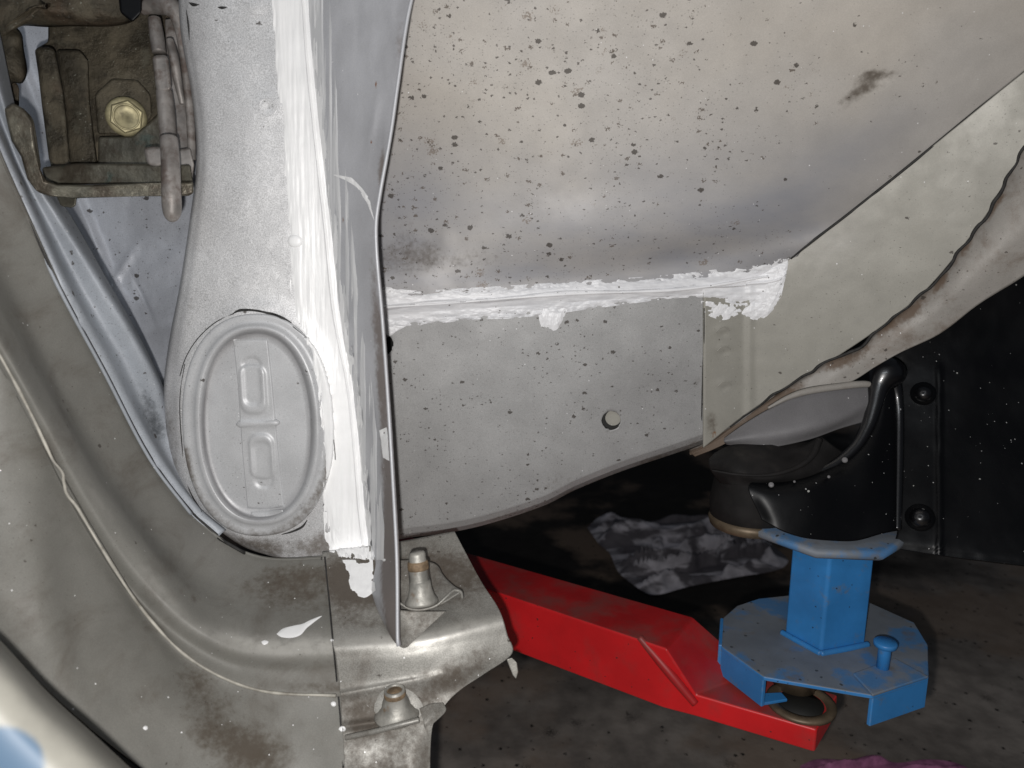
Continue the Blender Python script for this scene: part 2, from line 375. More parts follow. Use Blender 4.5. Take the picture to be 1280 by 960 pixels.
m = M('black_chassis_paint', (.0028, .003, .0038), .42, 0, spec=.28, coat=.0); m.spots(110, .15, (.4, .4, .38), None, power=9, warp=.0015); m.spots(300, .2, (.4, .4, .4), None, power=9, warp=.001); m.bump(m.noise(25, 3), .25, .002); m.bump(m.noise(300, 3), .12, .0004); m.roughv(m.ss(m.noise(20, 4), .3, .7, .36, .5)); MATS['black'] = m.done()
m = M('black_gloss_paint', (.003, .003, .004), .34, 0, spec=1.0, coat=.35); m.spots(160, .2, (.3, .3, .3), None, power=9, warp=.001); m.bump(m.noise(300, 3), .15, .0004); MATS['gloss'] = m.done()
m = M('black_rubber', (.010, .009, .009), .75, 0, spec=.3); m.vary(40, .4); m.mix(m.ss(m.noise(30, 6), .55, .75, 0, .4), (.05, .045, .04)); MATS['rubber'] = m.done()
m = M('brown_metal_sleeve', (.14, .105, .07), .5, .4); m.vary(60, .3); MATS['sleeve'] = m.done()
m = M('stained_shaded_concrete', (.30, .262, .232), .8, 0, spec=.25); m.vary(4, .3, detail=6); m.vary(25, .22, detail=8)
vd = nd(m.nt, 'ShaderNodeVectorMath', operation='DISTANCE'); m.l(m.co, vd.inputs[0]); vd.inputs[1].default_value = (.0, 2.6, 0); m.mix(m.ss(m.math('ADD', vd.outputs['Value'], m.math('MULTIPLY', m.noise(4, 6), .5)), 1.45, 1.75, .93, 0), (.008, .007, .006))  # paints the darkness under the car into the floor colour
m.mix(m.ss(m.noise(3.2, 5), .48, .6, 0, .6), (.34, .245, .18)); m.spots(28, .42, (.03, .026, .022), None, power=6, warp=.05, stretch=(.8, 1, 1), op=.8); m.spots(80, .4, (.01, .009, .008), None, power=5, warp=.01); m.bump(m.noise(120, 6), .4, .002); MATS['floor'] = m.done()
m = M('grey_lilac_rag_cloth', (.66, .63, .68), .85, 0, spec=.1); m.vary(30, .25, detail=5); m.mix(m.ss(m.noise(16, 4, stretch=(.35, 1.3, 1), rot=(0, 0, 14), dist=.6), .45, .56, 0, .82), (.06, .052, .06)); m.bump(m.noise(500, 3), .3, .0006); MATS['rag'] = m.done()  # dark bands paint shade between the folds into the cloth colour
m = M('pink_cloth', (.5, .2, .36), .9, 0, spec=.1); m.vary(60, .3, detail=5); m.bump(m.noise(300, 3), .5, .001); MATS['pink'] = m.done()
m = M('faded_cream_and_blue_paint', (.27, .262, .23), .5, 0); m.vary(30, .15, detail=5)
m.mix(m.ss(m.math('ADD', m.attr('blue'), m.math('MULTIPLY', m.noise(45, 4), .35)), .55, .8), (.075, .125, .19)); MATS['outer'] = m.done()
m = M('dark_void_shade', (.010, .010, .009), .7, 0); MATS['dark'] = m.done()  # near-black colour stands in for shade inside cavities and holes
m = M('black_gap_paint', (.02, .019, .018), .7, .0); m.vary(200, .5); MATS['crack'] = m.done()
# ------------------------------------------------------------------ setting
bm = bmesh.new(); bmesh.ops.create_grid(bm, x_segments=8, y_segments=8, size=8); me = bpy.data.meshes.new('workshop_floor'); bm.to_mesh(me); bm.free()
fo = link('floor', me, None, [MATS['floor']]); fo['kind'] = 'structure'; fo['label'] = 'stained concrete workshop floor with oil drips and shade painted under the car'
# ------------------------------------------------------------------ car body
car = bpy.data.objects.new('stripped_car', None); COL.objects.link(car); car.location = (0, .62, HC-.30)
car['category'] = 'car body'; car['label'] = 'stripped silver grey car body with fresh white seam sealer, seen inside the wheel arch'
def E(pts, f): return [(x, y, f(x, y)) for x, y in pts]
def plane_y(y0, kx=0., kz=0.):
    """depth function of the plane Y = y0 + kx*X + kz*(Z-HC)"""
    def f(x, y):
        r = ray(x, y); return float(y0/(r[1]-kx*r[0]-kz*r[2]))
    return f
pB = plane_y(.645, .06, -.05)
def pc(x, y, d0=None):
    b = pB(x, y)
    return b-.0022 if x < 936 else b-.0022-(x-936)/340*.085-max(0, (x-936))**2*3e-8
# wheelhouse (arches up and over the lens)
TW = [0, .05, .16, .34, .6, 1.0, 1.5]
dl = [.640, .641, .640, .622, .583, .52, .44]
lc = [(430, 372-452*t) for t in TW]; rc = [(985+435*t, 325-345*t-12*math.sin(math.pi*t)) for t in TW]
rc = [(985, 325), (1008, 307), (1057, 270), (1135, 208), (1245, 118), (1430, -28), (1640, -190)]
drr = [pc(x, y)+.003 for x, y in rc]
curvesA = []
for (a, b, t, d0, d1) in zip(lc, rc, TW, dl, drr):
    mid = [(a[0]+(b[0]-a[0])*s, a[1]+(b[1]-a[1])*s+(12*math.sin(math.pi*s)*(1-t) if t < .1 else 10*math.sin(math.pi*s)*(1-t)), d0+(d1-d0)*s-.012*math.sin(math.pi*s)*(1-t)) for s in (0, .25, .5, .75, 1)]
    curvesA.append(mid)
    if t < .1: curvesA[-1] = [(x, y, (pB(x, y) if s_ < 1 else pc(x, y))-.0035) for s_, (x, y, d) in zip((0, .25, .5, .75, 1), mid)]
curvesA[0] = [(x, y, pB(x, y)-.0045) for x, y in [(430, 387), (560, 379), (700, 368), (860, 361), (985, 341)]]
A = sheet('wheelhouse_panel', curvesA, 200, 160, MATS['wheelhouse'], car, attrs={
    'spot': lambda X, Y: np.clip(.38+1.0*np.exp(-((X-640)/330)**2)*np.exp(-((Y-120)/280)**2), 0, 1.3)*np.clip((1500-X)/700, .3, 1),
    'dirt_shade': lambda X, Y: ga(X, Y, [(1100, 98, 34, 14, -10, .62), (1104, 101, 14, 5, -10, -.35), (1066, 118, 24, 6, -25, .34), (1060, 132, 40, 12, -22, .22), (1085, 92, 8, 5, 0, .2), (1075, 150, 40, 8, -20, .2), (500, 300, 60, 60, 0, .26), (590, 325, 130, 20, 0, .28), (760, 235, 160, 14, -6, .14), (950, 300, 60, 14, -25, .25), (800, 130, 120, 20, 0, .05)]),
    'smudge_shade': lambda X, Y: np.clip(.75/(1+np.exp(-(Y-225+(X-700)*-.12)/38))*(X > 0)+ga(X, Y, [(520, 345, 120, 40, 0, .3), (720, 330, 220, 34, -3, 1.0), (940, 295, 100, 40, -20, .9), (850, 230, 200, 60, -12, .45), (500, 240, 60, 100, 0, .5), (1050, 200, 120, 30, -30, .6)]), 0, 1.2)}, disp=lambda X, Y: .002*(fbm(X/170, Y/170, 5)-.5)+.0014*ga(X, Y, [(555, 300, 10, 14, 0, 1), (1098, 100, 18, 9, -10, -1)]))  # smudge mask paints shade, darker and bluer towards the panel bottom
# chassis rail side
topB = E([(430, 385), (500, 380), (700, 366), (860, 356), (990, 345)], lambda x, y: pB(x, y)-.004)
botB = [(430, 694), (500, 674), (560, 666), (610, 655), (680, 632), (720, 612), (780, 588), (840, 568), (885, 552), (990, 500)]
botB = [(x, y, pB(x, y)) for x, y in botB]
low1 = [(x, y-12, pB(x, y-12)+0.0) for x, y, d in botB]; low2 = [(x, y-5, d+.003) for x, y, d in botB]; low3 = [(x, y, d+.016) for x, y, d in botB]
mid1 = [((a[0]+b[0])/2, (a[1]+b[1])/2) for a, b in zip(cr(topB, 9), cr(low1, 9))]; mid1 = E(mid1, pB)
topB2 = [(x, y+12, pB(x, y+12)) for x, y, d in topB]
Bp = sheet('chassis_rail_panel', [topB, topB2, mid1, low1, low2, low3], 260, 150, MATS['rail'], car, hole=[(764, 526, 12), (478, 431, 14)], lin=True,
    attrs={'spot': lambda X, Y: np.clip(1.25*np.exp(-((X-600)/230)**2)+.35, 0, 1.3), 'dirt_shade': lambda X, Y: ga(X, Y, [(690, 605, 45, 22, -20, .33), (830, 560, 70, 14, -20, .2), (870, 480, 12, 60, 0, .25), (600, 480, 60, 50, 0, .12)])+.30*np.exp(-((np.interp(X, [430, 500, 560, 680, 780, 885, 990], [694, 674, 666, 632, 588, 552, 500])-Y)/7)**2)*(X < 900),
    'smudge_shade': lambda X, Y: np.clip(ga(X, Y, [(820, 500, 90, 50, -10, .6), (700, 600, 120, 30, -15, .6), (540, 420, 80, 20, 0, .3)]), 0, 1)}, disp=lambda X, Y: .0022*(fbm(X/90, Y/90, 9)-.5))
sheet('rail_inner_skin', [[(450, 360, .70), (800, 360, .70), (900, 350, .70)], [(450, 660, .70), (650, 620, .70), (880, 535, .70)]], 8, 6, MATS['dark'], car, base=False)  # dark backing colour stands in for shade behind the rail holes
q_ = W(766.5, 522.5, pB(766, 524)+.006); lathe('hole_plug', q_, Vector((-.1, -1, .0)), [(.0072, -.002), (.0072, 0)], MATS['railx'], Bp, 32, False)  # set off centre so the dark backing forms a shadow crescent
# extension of the rail: lapped plate, bend, then up and to the right
topC = [(879, 356), (900, 352), (925, 346), (938, 340), (960, 332), (985, 325), (1008, 307), (1057, 270), (1135, 208), (1245, 118), (1430, -28), (1640, -190)]
botC = [(879, 560), (893, 549), (912, 533), (925, 523), (969, 492), (1010, 466), (1040, 447), (1070, 436), (1100, 410), (1137, 380), (1174, 347), (1200, 312), (1224, 281), (1238, 262), (1252, 236), (1268, 205), (1282, 181), (1310, 130), (1360, 60), (1450, -40), (1580, -200)]
def colsC():
    # matched columns so the bend stays vertical
    def at(c, x):
        xs = [p[0] for p in c]; return float(np.interp(x, xs, [p[1] for p in c]))
    rows = []
    pairs = [(879, 879), (900, 895), (924, 916), (935, 930), (942, 940), (985, 985), (1060, 1050), (1130, 1110), (1190, 1160), (1245, 1210), (1300, 1245), (1360, 1290), (1430, 1370), (1640, 1560)]
    return pairs, at
C_ = []
pairs, atf = colsC()
Tt = []; Bb = []
for a, b in pairs: Tt.append((a, atf(topC, a))); Bb.append((b, atf(botC, b)))
for s in (0, .33, .66, 1):
    C_.append([(a[0]*(1-s)+b[0]*s, a[1]*(1-s)+b[1]*s) for a, b in zip(Tt, Bb)])
CC = []
for row in C_:
    CC.append([(x, y, pc(x if i > 3 else min(x, 935), y)) for i, (x, y) in enumerate(row)])
CC[0] = [(x, y, d+(.0 if x < 985 else 0)) for x, y, d in CC[0]]
rail2 = sheet('rail_extension_panel', CC, 260, 110, MATS['railx'], car, thick=.0016,
    attrs={'spot': lambda X, Y: .7+0*X, 'dirt_shade': lambda X, Y: ga(X, Y, [(890, 530, 9, 22, 0, .5), (975, 430, 40, 60, 0, .05)]), 'rust': lambda X, Y: ga(X, Y, [(893, 543, 6, 7, 0, .5)]),
           'smudge_shade': lambda X, Y: ga(X, Y, [(905, 500, 16, 60, 0, .3), (1050, 300, 60, 30, -35, .5)])},
    disp=lambda X, Y: .0016*np.exp(-((X-937)/5)**2)+.002*(fbm(X/110, Y/110, 3)-.5)+.0013*ga(X, Y, [(904, 413, 9, 7, 0, 1), (905, 436, 9, 7, 0, 1), (906, 480, 10, 7, 0, 1), (904, 417, 6, 4, 0, -1.2), (905, 440, 6, 4, 0, -1.2), (906, 484, 6, 4, 0, -1.2)]))
# lower lip
L1 = [(862, 566), (880, 558), (912, 536), (969, 496), (1010, 470), (1040, 451), (1070, 440), (1100, 414), (1137, 384), (1174, 351), (1200, 316), (1224, 285), (1252, 240), (1282, 185), (1320, 120), (1380, 60), (1500, -110)]
L2 = [(868, 569), (890, 562), (924, 545), (985, 508), (1020, 488), (1062, 478), (1095, 458), (1125, 441), (1175, 417), (1224, 380), (1280, 345), (1340, 300), (1440, 220), (1580, 110)]
def dlip(x, y, o): return pc(max(x, 937), y)+o
lip = sheet('rail_lip', [[(x, y-4, dlip(x, y, .012)) for x, y in L1], [(x, y+1, dlip(x, y, .006)) for x, y in L1], [((a[0]+b[0])/2, (a[1]+b[1])/2, dlip((a[0]+b[0])/2, a[1], .006)) for a, b in zip(cr(L1, 14), cr(L2, 14))], [(x, y, dlip(x, y, .002)) for x, y in L2]],
    220, 50, MATS['lip'], car, thick=.0018, attrs={'dirt_shade': lambda X, Y: .02+.75*np.exp(-((np.interp(X, [p[0] for p in L1], [p[1] for p in L1])-Y+4)/12)**2)*vn(X/25, Y/25, 2)+ga(X, Y, [(900, 550, 50, 14, -35, .25), (1180, 380, 40, 14, -40, .2)]), 'rust': lambda X, Y: ga(X, Y, [(1010, 480, 20, 4, -35, .28), (1215, 305, 10, 20, -40, .2), (880, 565, 16, 6, -30, .25)]), 'spot': lambda X, Y: .8+0*X}, disp=lambda X, Y: .0018*(fbm(X/40, Y/40, 4)-.5))
edge = [W(x+1.6*math.sin(i*1.9), y+1+2.2*(float(vn(i*.8, 0, 12))-.5), pc(max(x, 937), y)+.0002) for i, (x, y) in enumerate(cr([(x, y) for x, y in botC if 905 < x < 1400], 60))]
tube('rail_edge_roll', edge, [.0009+.0007*float(vn(i*.7, 0, 14)) for i in range(60)], MATS['crack'], car, seg=8, n=180)
# pillar
Lp = [(222, -30), (226, 40), (240, 120), (246, 200), (238, 270), (225, 356), (213, 419), (206, 470), (205, 505), (209, 545), (219, 588), (239, 628), (271, 660), (306, 684), (345, 697)]
Rg = [(384, -30), (392, 80), (400, 160), (408, 230), (415, 290), (420, 340), (428, 410), (441, 480), (450, 560), (457, 640), (462, 690), (463, 700)]
dP = plane_y(.565, .02, .03)
def dpil(x, y): return float(dP(x, y))
Lc = cr(Lp, 60); Rc = cr(Rg, 60)
def pcol(s, dd, ox=0): return [(a[0]*(1-s)+b[0]*s+ox, a[1]*(1-s)+b[1]*s, dpil(a[0]*(1-s)+b[0]*s, a[1])+dd) for a, b in zip(Lc, Rc)]
pil = sheet('pillar_panel', [pcol(0, .045, 2), pcol(0, .012), pcol(.05, .003), pcol(.14, 0), pcol(.4, -.002), pcol(.7, -.001), pcol(.9, 0), pcol(1, -.001)], 330, 170, MATS['silver'], car, cut=lambda X, Y: np.hypot((X-322)/97, (Y-531)/141) < .90,
    attrs={'spot': lambda X, Y: .8+0*X, 'dirt_shade': lambda X, Y: ga(X, Y, [(215, 560, 14, 90, -8, .38), (300, 680, 90, 16, 8, .5), (245, 640, 30, 18, 40, .35), (400, 675, 40, 22, 0, .45), (232, 60, 7, 60, 0, .3), (240, 380, 10, 30, 0, .25), (222, 430, 10, 30, 0, .25)]),
           'smudge_shade': lambda X, Y: ga(X, Y, [(215, 480, 14, 200, 0, .8), (245, 100, 18, 140, 0, .7), (400, 650, 40, 40, 0, .6)])},
    disp=lambda X, Y: .0015*(fbm(X/60, Y/60, 21)-.5)+.0022*np.exp(-(np.clip(np.hypot((X-322)/99, (Y-531)/142)-1, 0, 9)/.10)**2)+.0008*ga(X, Y, [(335, 134, 12, 12, 0, 1), (335, 134, 8, 8, 0, -1.2), (322, 6, 15, 13, 0, 1)]))
# flange standing out from the pillar
FE = [(522, -30), (510, 20), (498, 100), (488, 170), (474, 248), (470, 280), (471, 320), (478, 400), (485, 500), (491, 600), (496, 700), (497, 800), (498, 808)]
FE = [(x, y, dpil(x, y)-.052-max(0, (y-540)/268)*.073) for x, y in FE]
FR = [(x, y, dpil(x, y)-.001) for x, y in Rg]+[(466, 745, .543), (488, 795, .510), (497, 807, .502)]
FRr = cr(FR, 70); FEr = cr(FE, 70)
def fcol(s, dd): return [(a[0]*(1-s)+b[0]*s, a[1]*(1-s)+b[1]*s, a[2]*(1-s)+b[2]*s+dd) for a, b in zip(FRr, FEr)]
flg = sheet('seam_flange', [fcol(0, 0), fcol(.08, -.004), fcol(.3, -.006), fcol(.6, -.004), fcol(.9, -.001), fcol(1, 0)], 330, 70, MATS['flange'], car, thick=.0018,
    attrs={'dirt_shade': lambda X, Y: .6*np.clip((Y-240)/160, 0, 1)*np.exp(-((X-np.interp(Y, [p[1] for p in FE], [p[0] for p in FE])+6)/9)**2)+ga(X, Y, [(478, 215, 8, 35, 0, .65), (500, 60, 9, 80, 0, .35), (485, 720, 14, 80, 0, .45), (425, 90, 4, 90, 0, .1)]),
           'rust': lambda X, Y: ga(X, Y, [(470, 105, 3, 9, 0, .7), (429, 275, 3, 7, 0, .6), (433, 300, 2, 16, 0, .5), (464, 178, 3, 5, 0, .5)]), 'spot': lambda X, Y: .5+0*X, 'smudge_shade': lambda X, Y: .6*np.exp(-((X-np.interp(Y, [p[1] for p in FE], [p[0] for p in FE])+8)/18)**2)},
    disp=lambda X, Y: .0012*(fbm(X/14, Y/90, 31)-.5)+.0014*ga(X, Y, [(467, 150, 5, 30, 8, 1)]))
tube('flange_edge', [W(x, y, d) for x, y, d in FE], .0012, MATS['flange'], car, seg=8, n=150)
# panel behind the pillar on the left and the channel beside it
sheet('inner_pillar_panel', [[(-80, -60, .70), (100, -60, .70), (300, -60, .70)], [(-40, 200, .71), (120, 220, .70), (300, 220, .69)], [(80, 380, .70), (170, 380, .70), (300, 380, .68)], [(160, 520, .66), (200, 530, .66), (300, 530, .66)], [(180, 640, .66), (220, 650, .65), (300, 650, .65)]], 120, 160, MATS['inner'], car,
    attrs={'spot': lambda X, Y: .9+0*X, 'dirt_shade': lambda X, Y: ga(X, Y, [(203, 500, 12, 30, 20, .8), (195, 470, 14, 14, 0, .3)]), 'smudge_shade': lambda X, Y: ga(X, Y, [(200, 430, 40, 60, 0, .8), (100, 280, 14, 60, -30, .5)])},  # dark patch near the channel is shadow painted into the colour
    disp=lambda X, Y: .006*np.exp(-((X-95-(Y-250)*.42)/9)**2)+.006*(fbm(X/40, Y/40, 44)-.5)+.003*np.exp(-(((X-150)+(Y-340)*.6)/5)**2)*np.exp(-((Y-340)/30)**2)-.003*np.exp(-((X-175-(Y-365)*.45)/3)**2)*np.exp(-((Y-375)/22)**2))
ce = [(-70, 40, .47), (0, 200, .475), (40, 288, .49), (75, 363, .50), (130, 465, .53), (188, 575, .56), (239, 643, .575), (272, 672, .58)]
chL = [(x+9, y-9, d+.004) for x, y, d in ce]
chM = [(-40, 40, .50), (20, 200, .505), (64, 290, .52), (105, 370, .53), (155, 455, .555), (196, 545, .58), (246, 625, .595), (285, 660, .60)]
chT = [(-20, 40, .50), (28, 195, .505), (76, 275, .52), (122, 350, .53), (165, 420, .55), (195, 480, .57), (215, 540, .59), (290, 640, .60)]
chE = [(0, 40, .53), (36, 190, .53), (88, 268, .545), (132, 345, .55), (172, 415, .57), (200, 472, .585), (222, 530, .60), (295, 630, .61)]
sheet('door_seal_channel', [ce, chL, chM, chT, chE], 200, 60, MATS['channel'], car,
    attrs={'spot': lambda X, Y: 1+0*X, 'dirt_shade': lambda X, Y: ga(X, Y, [(190, 520, 14, 50, -20, .5)])}, disp=lambda X, Y: .0016*(fbm(X/25, Y/25, 46)-.5))  # dark patch at the lower end is painted shadow
# sill: door step ledge, bead and face
c0 = [(-70, 30, .46), (0, 198, .47), (40, 287, .485), (75, 362, .50), (130, 464, .53), (188, 574, .56), (239, 642, .575), (270, 670, .578), (306, 691, .58), (345, 700, .58), (405, 698, .58), (422, 697, .58)]
c0b = [(x-2, y+3, d+.0) for x, y, d in c0]
c1 = [(-90, 120, .455), (-30, 260, .46), (20, 370, .475), (80, 490, .50), (140, 590, .525), (200, 670, .545), (262, 722, .555), (330, 742, .555), (428, 748, .555)]
c1b = [(-90, 190, .44), (-40, 320, .44), (22, 430, .455), (75, 522, .475), (135, 622, .497), (200, 705, .515), (258, 760, .525), (320, 782, .525), (430, 785, .528)]
c2 = [(-90, 230, .428), (-40, 360, .43), (15, 452, .442), (62, 535, .46), (115, 632, .48), (175, 718, .497), (245, 784, .505), (312, 812, .507), (432, 812, .512)]
c2b = [(-90, 258, .43), (-40, 390, .432), (10, 470, .445), (55, 553, .462), (104, 652, .482), (168, 742, .499), (240, 806, .506), (312, 836, .508), (434, 838, .513)]
c3 = [(-90, 300, .432), (-30, 400, .434), (0, 445, .44), (40, 520, .455), (78, 600, .468), (130, 690, .483), (182, 767, .495), (240, 825, .50), (320, 862, .502), (436, 870, .508)]
c3b = [(x-3, y+5, d+.002) for x, y, d in c3]
c4 = [(-140, 500, .425), (-60, 620, .43), (40, 700, .44), (100, 780, .455), (180, 860, .468), (260, 920, .475), (340, 960, .48), (450, 965, .49)]
c5 = [(-120, 730, .405), (-40, 770, .41), (0, 800, .415), (60, 862, .425), (120, 915, .435), (185, 965, .445), (270, 1030, .455), (452, 1060, .48)]
sill = sheet('sill_panel', [c0, c0b, c1, c1b, c2, c2b, c3, c3b, c4, c5], 380, 230, MATS['sill'], car, lin=False,
    attrs={'spot': lambda X, Y: .6+0*X, 'dirt_shade': lambda X, Y: ga(X, Y, [(370, 738, 90, 34, 5, .44), (395, 715, 30, 12, 0, .2), (250, 850, 50, 26, 40, .28), (270, 920, 80, 40, 30, .34), (300, 800, 60, 14, 10, .15), (242, 750, 8, 10, 0, .3), (400, 860, 60, 10, 0, .3), (330, 940, 60, 40, 0, .25), (120, 540, 40, 80, -30, .1)]),
           'rust': lambda X, Y: ga(X, Y, [(203, 803, 12, 5, 35, .42)]), 'smudge_shade': lambda X, Y: ga(X, Y, [(260, 690, 90, 30, 35, .25)]), 'ridge_highlight': lambda X, Y: ga(X, Y, [(390, 806, 70, 13, 0, .75), (300, 800, 50, 10, 15, .5), (200, 735, 60, 8, 50, .25), (120, 620, 60, 6, 58, .2)])}, disp=lambda X, Y: .0014*(fbm(X/70, Y/70, 51)-.5))  # last mask paints the bright highlight along the step ridge
tube('sill_rim', [W(x, y, d-.001) for x, y, d in ce[:7]], .0012, MATS['channel'], car, seg=8, n=120)
bead = cr([(x, y, d-.001) for x, y, d in c3[:-1]+[(424, 870, .504)]], 200)
bx = [(x+(5*math.exp(-((y-590)/9)**2)-4*math.exp(-((y-618)/10)**2)), y, d) for x, y, d in bead]
tube('sill_edge_bead', [W(*p) for p in bx[::2]], [.0007+.0005*float(vn(i/3, 0, 3)) for i in range(100)], MATS['oldseal'], car, seg=8, n=260)
# outer painted corner close to the lens
oc = [[(-160, 640, .40), (-60, 740, .40), (0, 800, .40), (60, 865, .40), (120, 920, .40), (190, 985, .40)], [(-160, 655, .31), (-60, 757, .31), (0, 812, .31), (56, 872, .31), (114, 925, .31), (184, 992, .31)], [(-160, 700, .28), (-80, 800, .28), (-25, 850, .28), (30, 912, .28), (80, 960, .28), (150, 1030, .28)], [(-200, 850, .27), (-120, 930, .27), (-80, 970, .27), (-40, 1010, .27), (20, 1060, .27), (60, 1100, .27)]]
sheet('outer_sill_skin', oc, 60, 50, MATS['outer'], car, thick=.0015, attrs={'blue': lambda X, Y: .85*np.exp(-(np.hypot((X-5), (Y-960))/62)**4)}, base=False)
sheet('sill_cavity_shade_backing', [[(x-4, y+2, d+.002) for x, y, d in c5], [(-120, 800, .46), (0, 850, .46), (90, 930, .46), (200, 1010, .46), (432, 1100, .5)]], 40, 8, MATS['dark'], car, base=False)
# sill end plate
r0 = [(402, 690, .579), (480, 680, .585), (568, 664, .60)]
r1 = [(410, 745, .547), (500, 735, .553), (600, 724, .565)]
r2a = [(414, 785, .522), (470, 781, .524), (550, 768, .53), (620, 755, .54)]
r2 = [(416, 805, .508), (470, 800, .51), (550, 790, .515), (628, 772, .525)]
r2b = [(420, 824, .505), (500, 818, .507), (560, 808, .512), (634, 793, .522)]
r3 = [(424, 858, .503), (500, 846, .505), (570, 832, .51), (640, 817, .52)]
r3b = [(425, 868, .499), (500, 855, .503), (560, 846, .508), (606, 842, .515)]
r4 = [(426, 880, .500), (490, 872, .502), (540, 868, .506), (576, 862, .51)]
r5 = [(428, 912, .495), (480, 905, .497), (525, 893, .50), (556, 882, .505)]
r6 = [(430, 945, .487), (480, 940, .489), (515, 935, .49), (540, 912, .497)]
r7 = [(432, 1000, .48), (480, 1000, .48), (510, 1000, .48), (537, 1000, .485)]
r8 = [(432, 1060, .475), (480, 1060, .475), (510, 1060, .475), (534, 1060, .475)]
endp = sheet('sill_end_plate', [r0, r1, r2a, r2, r2b, r3, r3b, r4, r5, r6, r7, r8], 150, 230, MATS['silledge'], car, thick=.002, lin=False,
    attrs={'spot': lambda X, Y: .8+0*X, 'dirt_shade': lambda X, Y: ga(X, Y, [(440, 730, 50, 45, 0, .5), (570, 720, 60, 40, 0, .42), (520, 870, 100, 40, 0, .3), (460, 900, 50, 30, 0, .3), (590, 830, 50, 20, -30, .3), (490, 780, 60, 8, 0, .2), (480, 960, 80, 40, 0, .4), (480, 720, 90, 40, 0, .2)]), 'ridge_highlight': lambda X, Y: ga(X, Y, [(480, 800, 90, 9, -3, .7), (590, 783, 50, 9, -8, .6), (455, 858, 30, 3, -8, .6)]),  # second mask paints the ridge highlight on the plate
           'rust': lambda X, Y: ga(X, Y, [(470, 905, 30, 10, 0, .2), (455, 925, 40, 5, -10, .2)])},
    disp=lambda X, Y: .0008*(fbm(X/60, Y/60, 61)-.5)+.003*ga(X, Y, [(455, 905, 44, 5, -8, 1)])+.0015)
# ------------------------------------------------------------------ oval cover
def oval():
    c = np.array([322., 531.]); tilt = math.radians(-2.6)
    prof = [(0, -.0072), (.30, -.0072), (.60, -.0072), (.650, -.0075), (.668, -.0060), (.69, .0002), (.72, .0038), (.765, .0050), (.81, .0030), (.85, .0008), (.90, .0010), (.95, .0012), (.985, .0011), (.996, .0003), (1.0, -.0022)]
    seg = 160; V = []; at = []
    p0, n0 = W(322, 531, dpil(322, 531)), None
    def outline(a):
        # superellipse; outer rim half-axes
        ca, sa = math.cos(a), math.sin(a); e = .88
        return math.copysign(abs(ca)**e, ca), math.copysign(abs(sa)**e, sa)
    for r, h in prof:
        for j in range(seg):
            u, v = outline(2*math.pi*j/seg)
            # blend half axes: inner 66x114, outer 97x141
            t = max(0, min(1, (r-.66)/.34)); ax = 100*r if r <= .66 else 66+28*t; ay = 173*r if r <= .66 else 114+25*t
            x = u*ax; y = v*ay; X = c[0]+x*math.cos(tilt)-y*math.sin(tilt); Y = c[1]+x*math.sin(tilt)+y*math.cos(tilt)
            V.append(W(X, Y, dpil(X, Y)-.0047-h)); at.append((X, Y))
    f = grid_faces(len(prof), seg, True)
    XY = np.array(at)
    P = np.array([tuple(v) for v in V]); q = f[seg*4]; 
    if np.cross(P[q[1]]-P[q[0]], P[q[2]]-P[q[0]])@(P[q[0]]-CAM) > 0: f = [k[::-1] for k in f]
    f = [k for k in f if len(set(k)) == 4]
    X, Y = XY[:, 0], XY[:, 1]
    BASES['oval'] = (P, f)
    return mk('oval_cover', V, f, MATS['cover'], car, True, {'dirt_shade': .45*np.exp(-((np.hypot((X-322)/95, (Y-531)/140)-1)/.1)**2)*(.4+.6*(Y > 560))+ga(X, Y, [(230, 560, 14, 60, 0, .15)]), 'spot': 0*X+.9, 'smudge_shade': 1.2*np.exp(-((np.hypot((X-322)/68, (Y-531)/116)-1)/.05)**2)})  # smudge ring paints shade along the edge of the recess
ov = label(oval(), 'oval access cover with raised ring pressed into the pillar')
make_bvh(); BV_ALL = BV
_k = {k: v for k, v in BASES.items()}; BASES = {k: v for k, v in _k.items() if not k.startswith(('seam_flange', 'pillar_panel', 'sill', 'inner', 'door'))}; make_bvh(); BASES = _k
# ------------------------------------------------------------------ sealer
def edgefade(V, a=.12): return np.clip(np.minimum(V, 1-V)/a, 0, 1)
def hrail(X, Y, U, V):
    crest = np.exp(-((V-.46)/.030)**2)
    n = fbm(X/26, Y/5, 71, 5)
    body = .0010*edgefade(V, .25)*(.6+.8*n)
    rag = .0060*(fbm(X/11, Y/4.5, 73, 5)-.53)*(1-edgefade(V, .42))**1.2
    return body+rag+.0020*crest-.0002*(1-edgefade(V, .15))+(1-np.clip((1-U)/.035, 0, 1))*(.009*(fbm(X/4, Y/5, 171, 4)-.62))
tR = [(440, 356), (478, 358), (520, 363), (580, 360), (650, 356), (740, 350), (830, 344), (900, 336), (950, 328), (983, 323)]
mR = [(440, 384), (478, 384), (540, 377), (620, 374), (700, 365), (790, 364), (880, 358), (960, 352), (975, 348), (983, 341)]
bR = [(440, 424), (478, 420), (500, 408), (520, 407), (600, 399), (640, 398), (740, 386), (800, 378), (860, 372), (900, 377), (940, 382), (975, 378)]
mRm = [(x, y) for x, y in mR]
sr = drape_sheet('rail_seam_sealer', [tR, mR, bR], 560, 64, MATS['seal'], car, lambda X, Y, U, V: hrail(X, Y, U, V*.92), attrs={'thin': lambda X, Y: np.clip(.25+.35*fbm(X/20, Y/6, 5)+.2*np.exp(-((X-700)/400)**2)-.25*ga(X, Y, [(960, 360, 30, 20, 0, 1)]), 0, .8)})
rg = cr(curvesA[0], 90); rp = []
for x, y, d in rg:
    if x < 470 or x > 962: continue
    dd_ = min(proj(dr(x, y+o)[0])[2] for o in (-7, -4, 0, 4, 7)); rp.append(W(x, y, dd_-.0010))
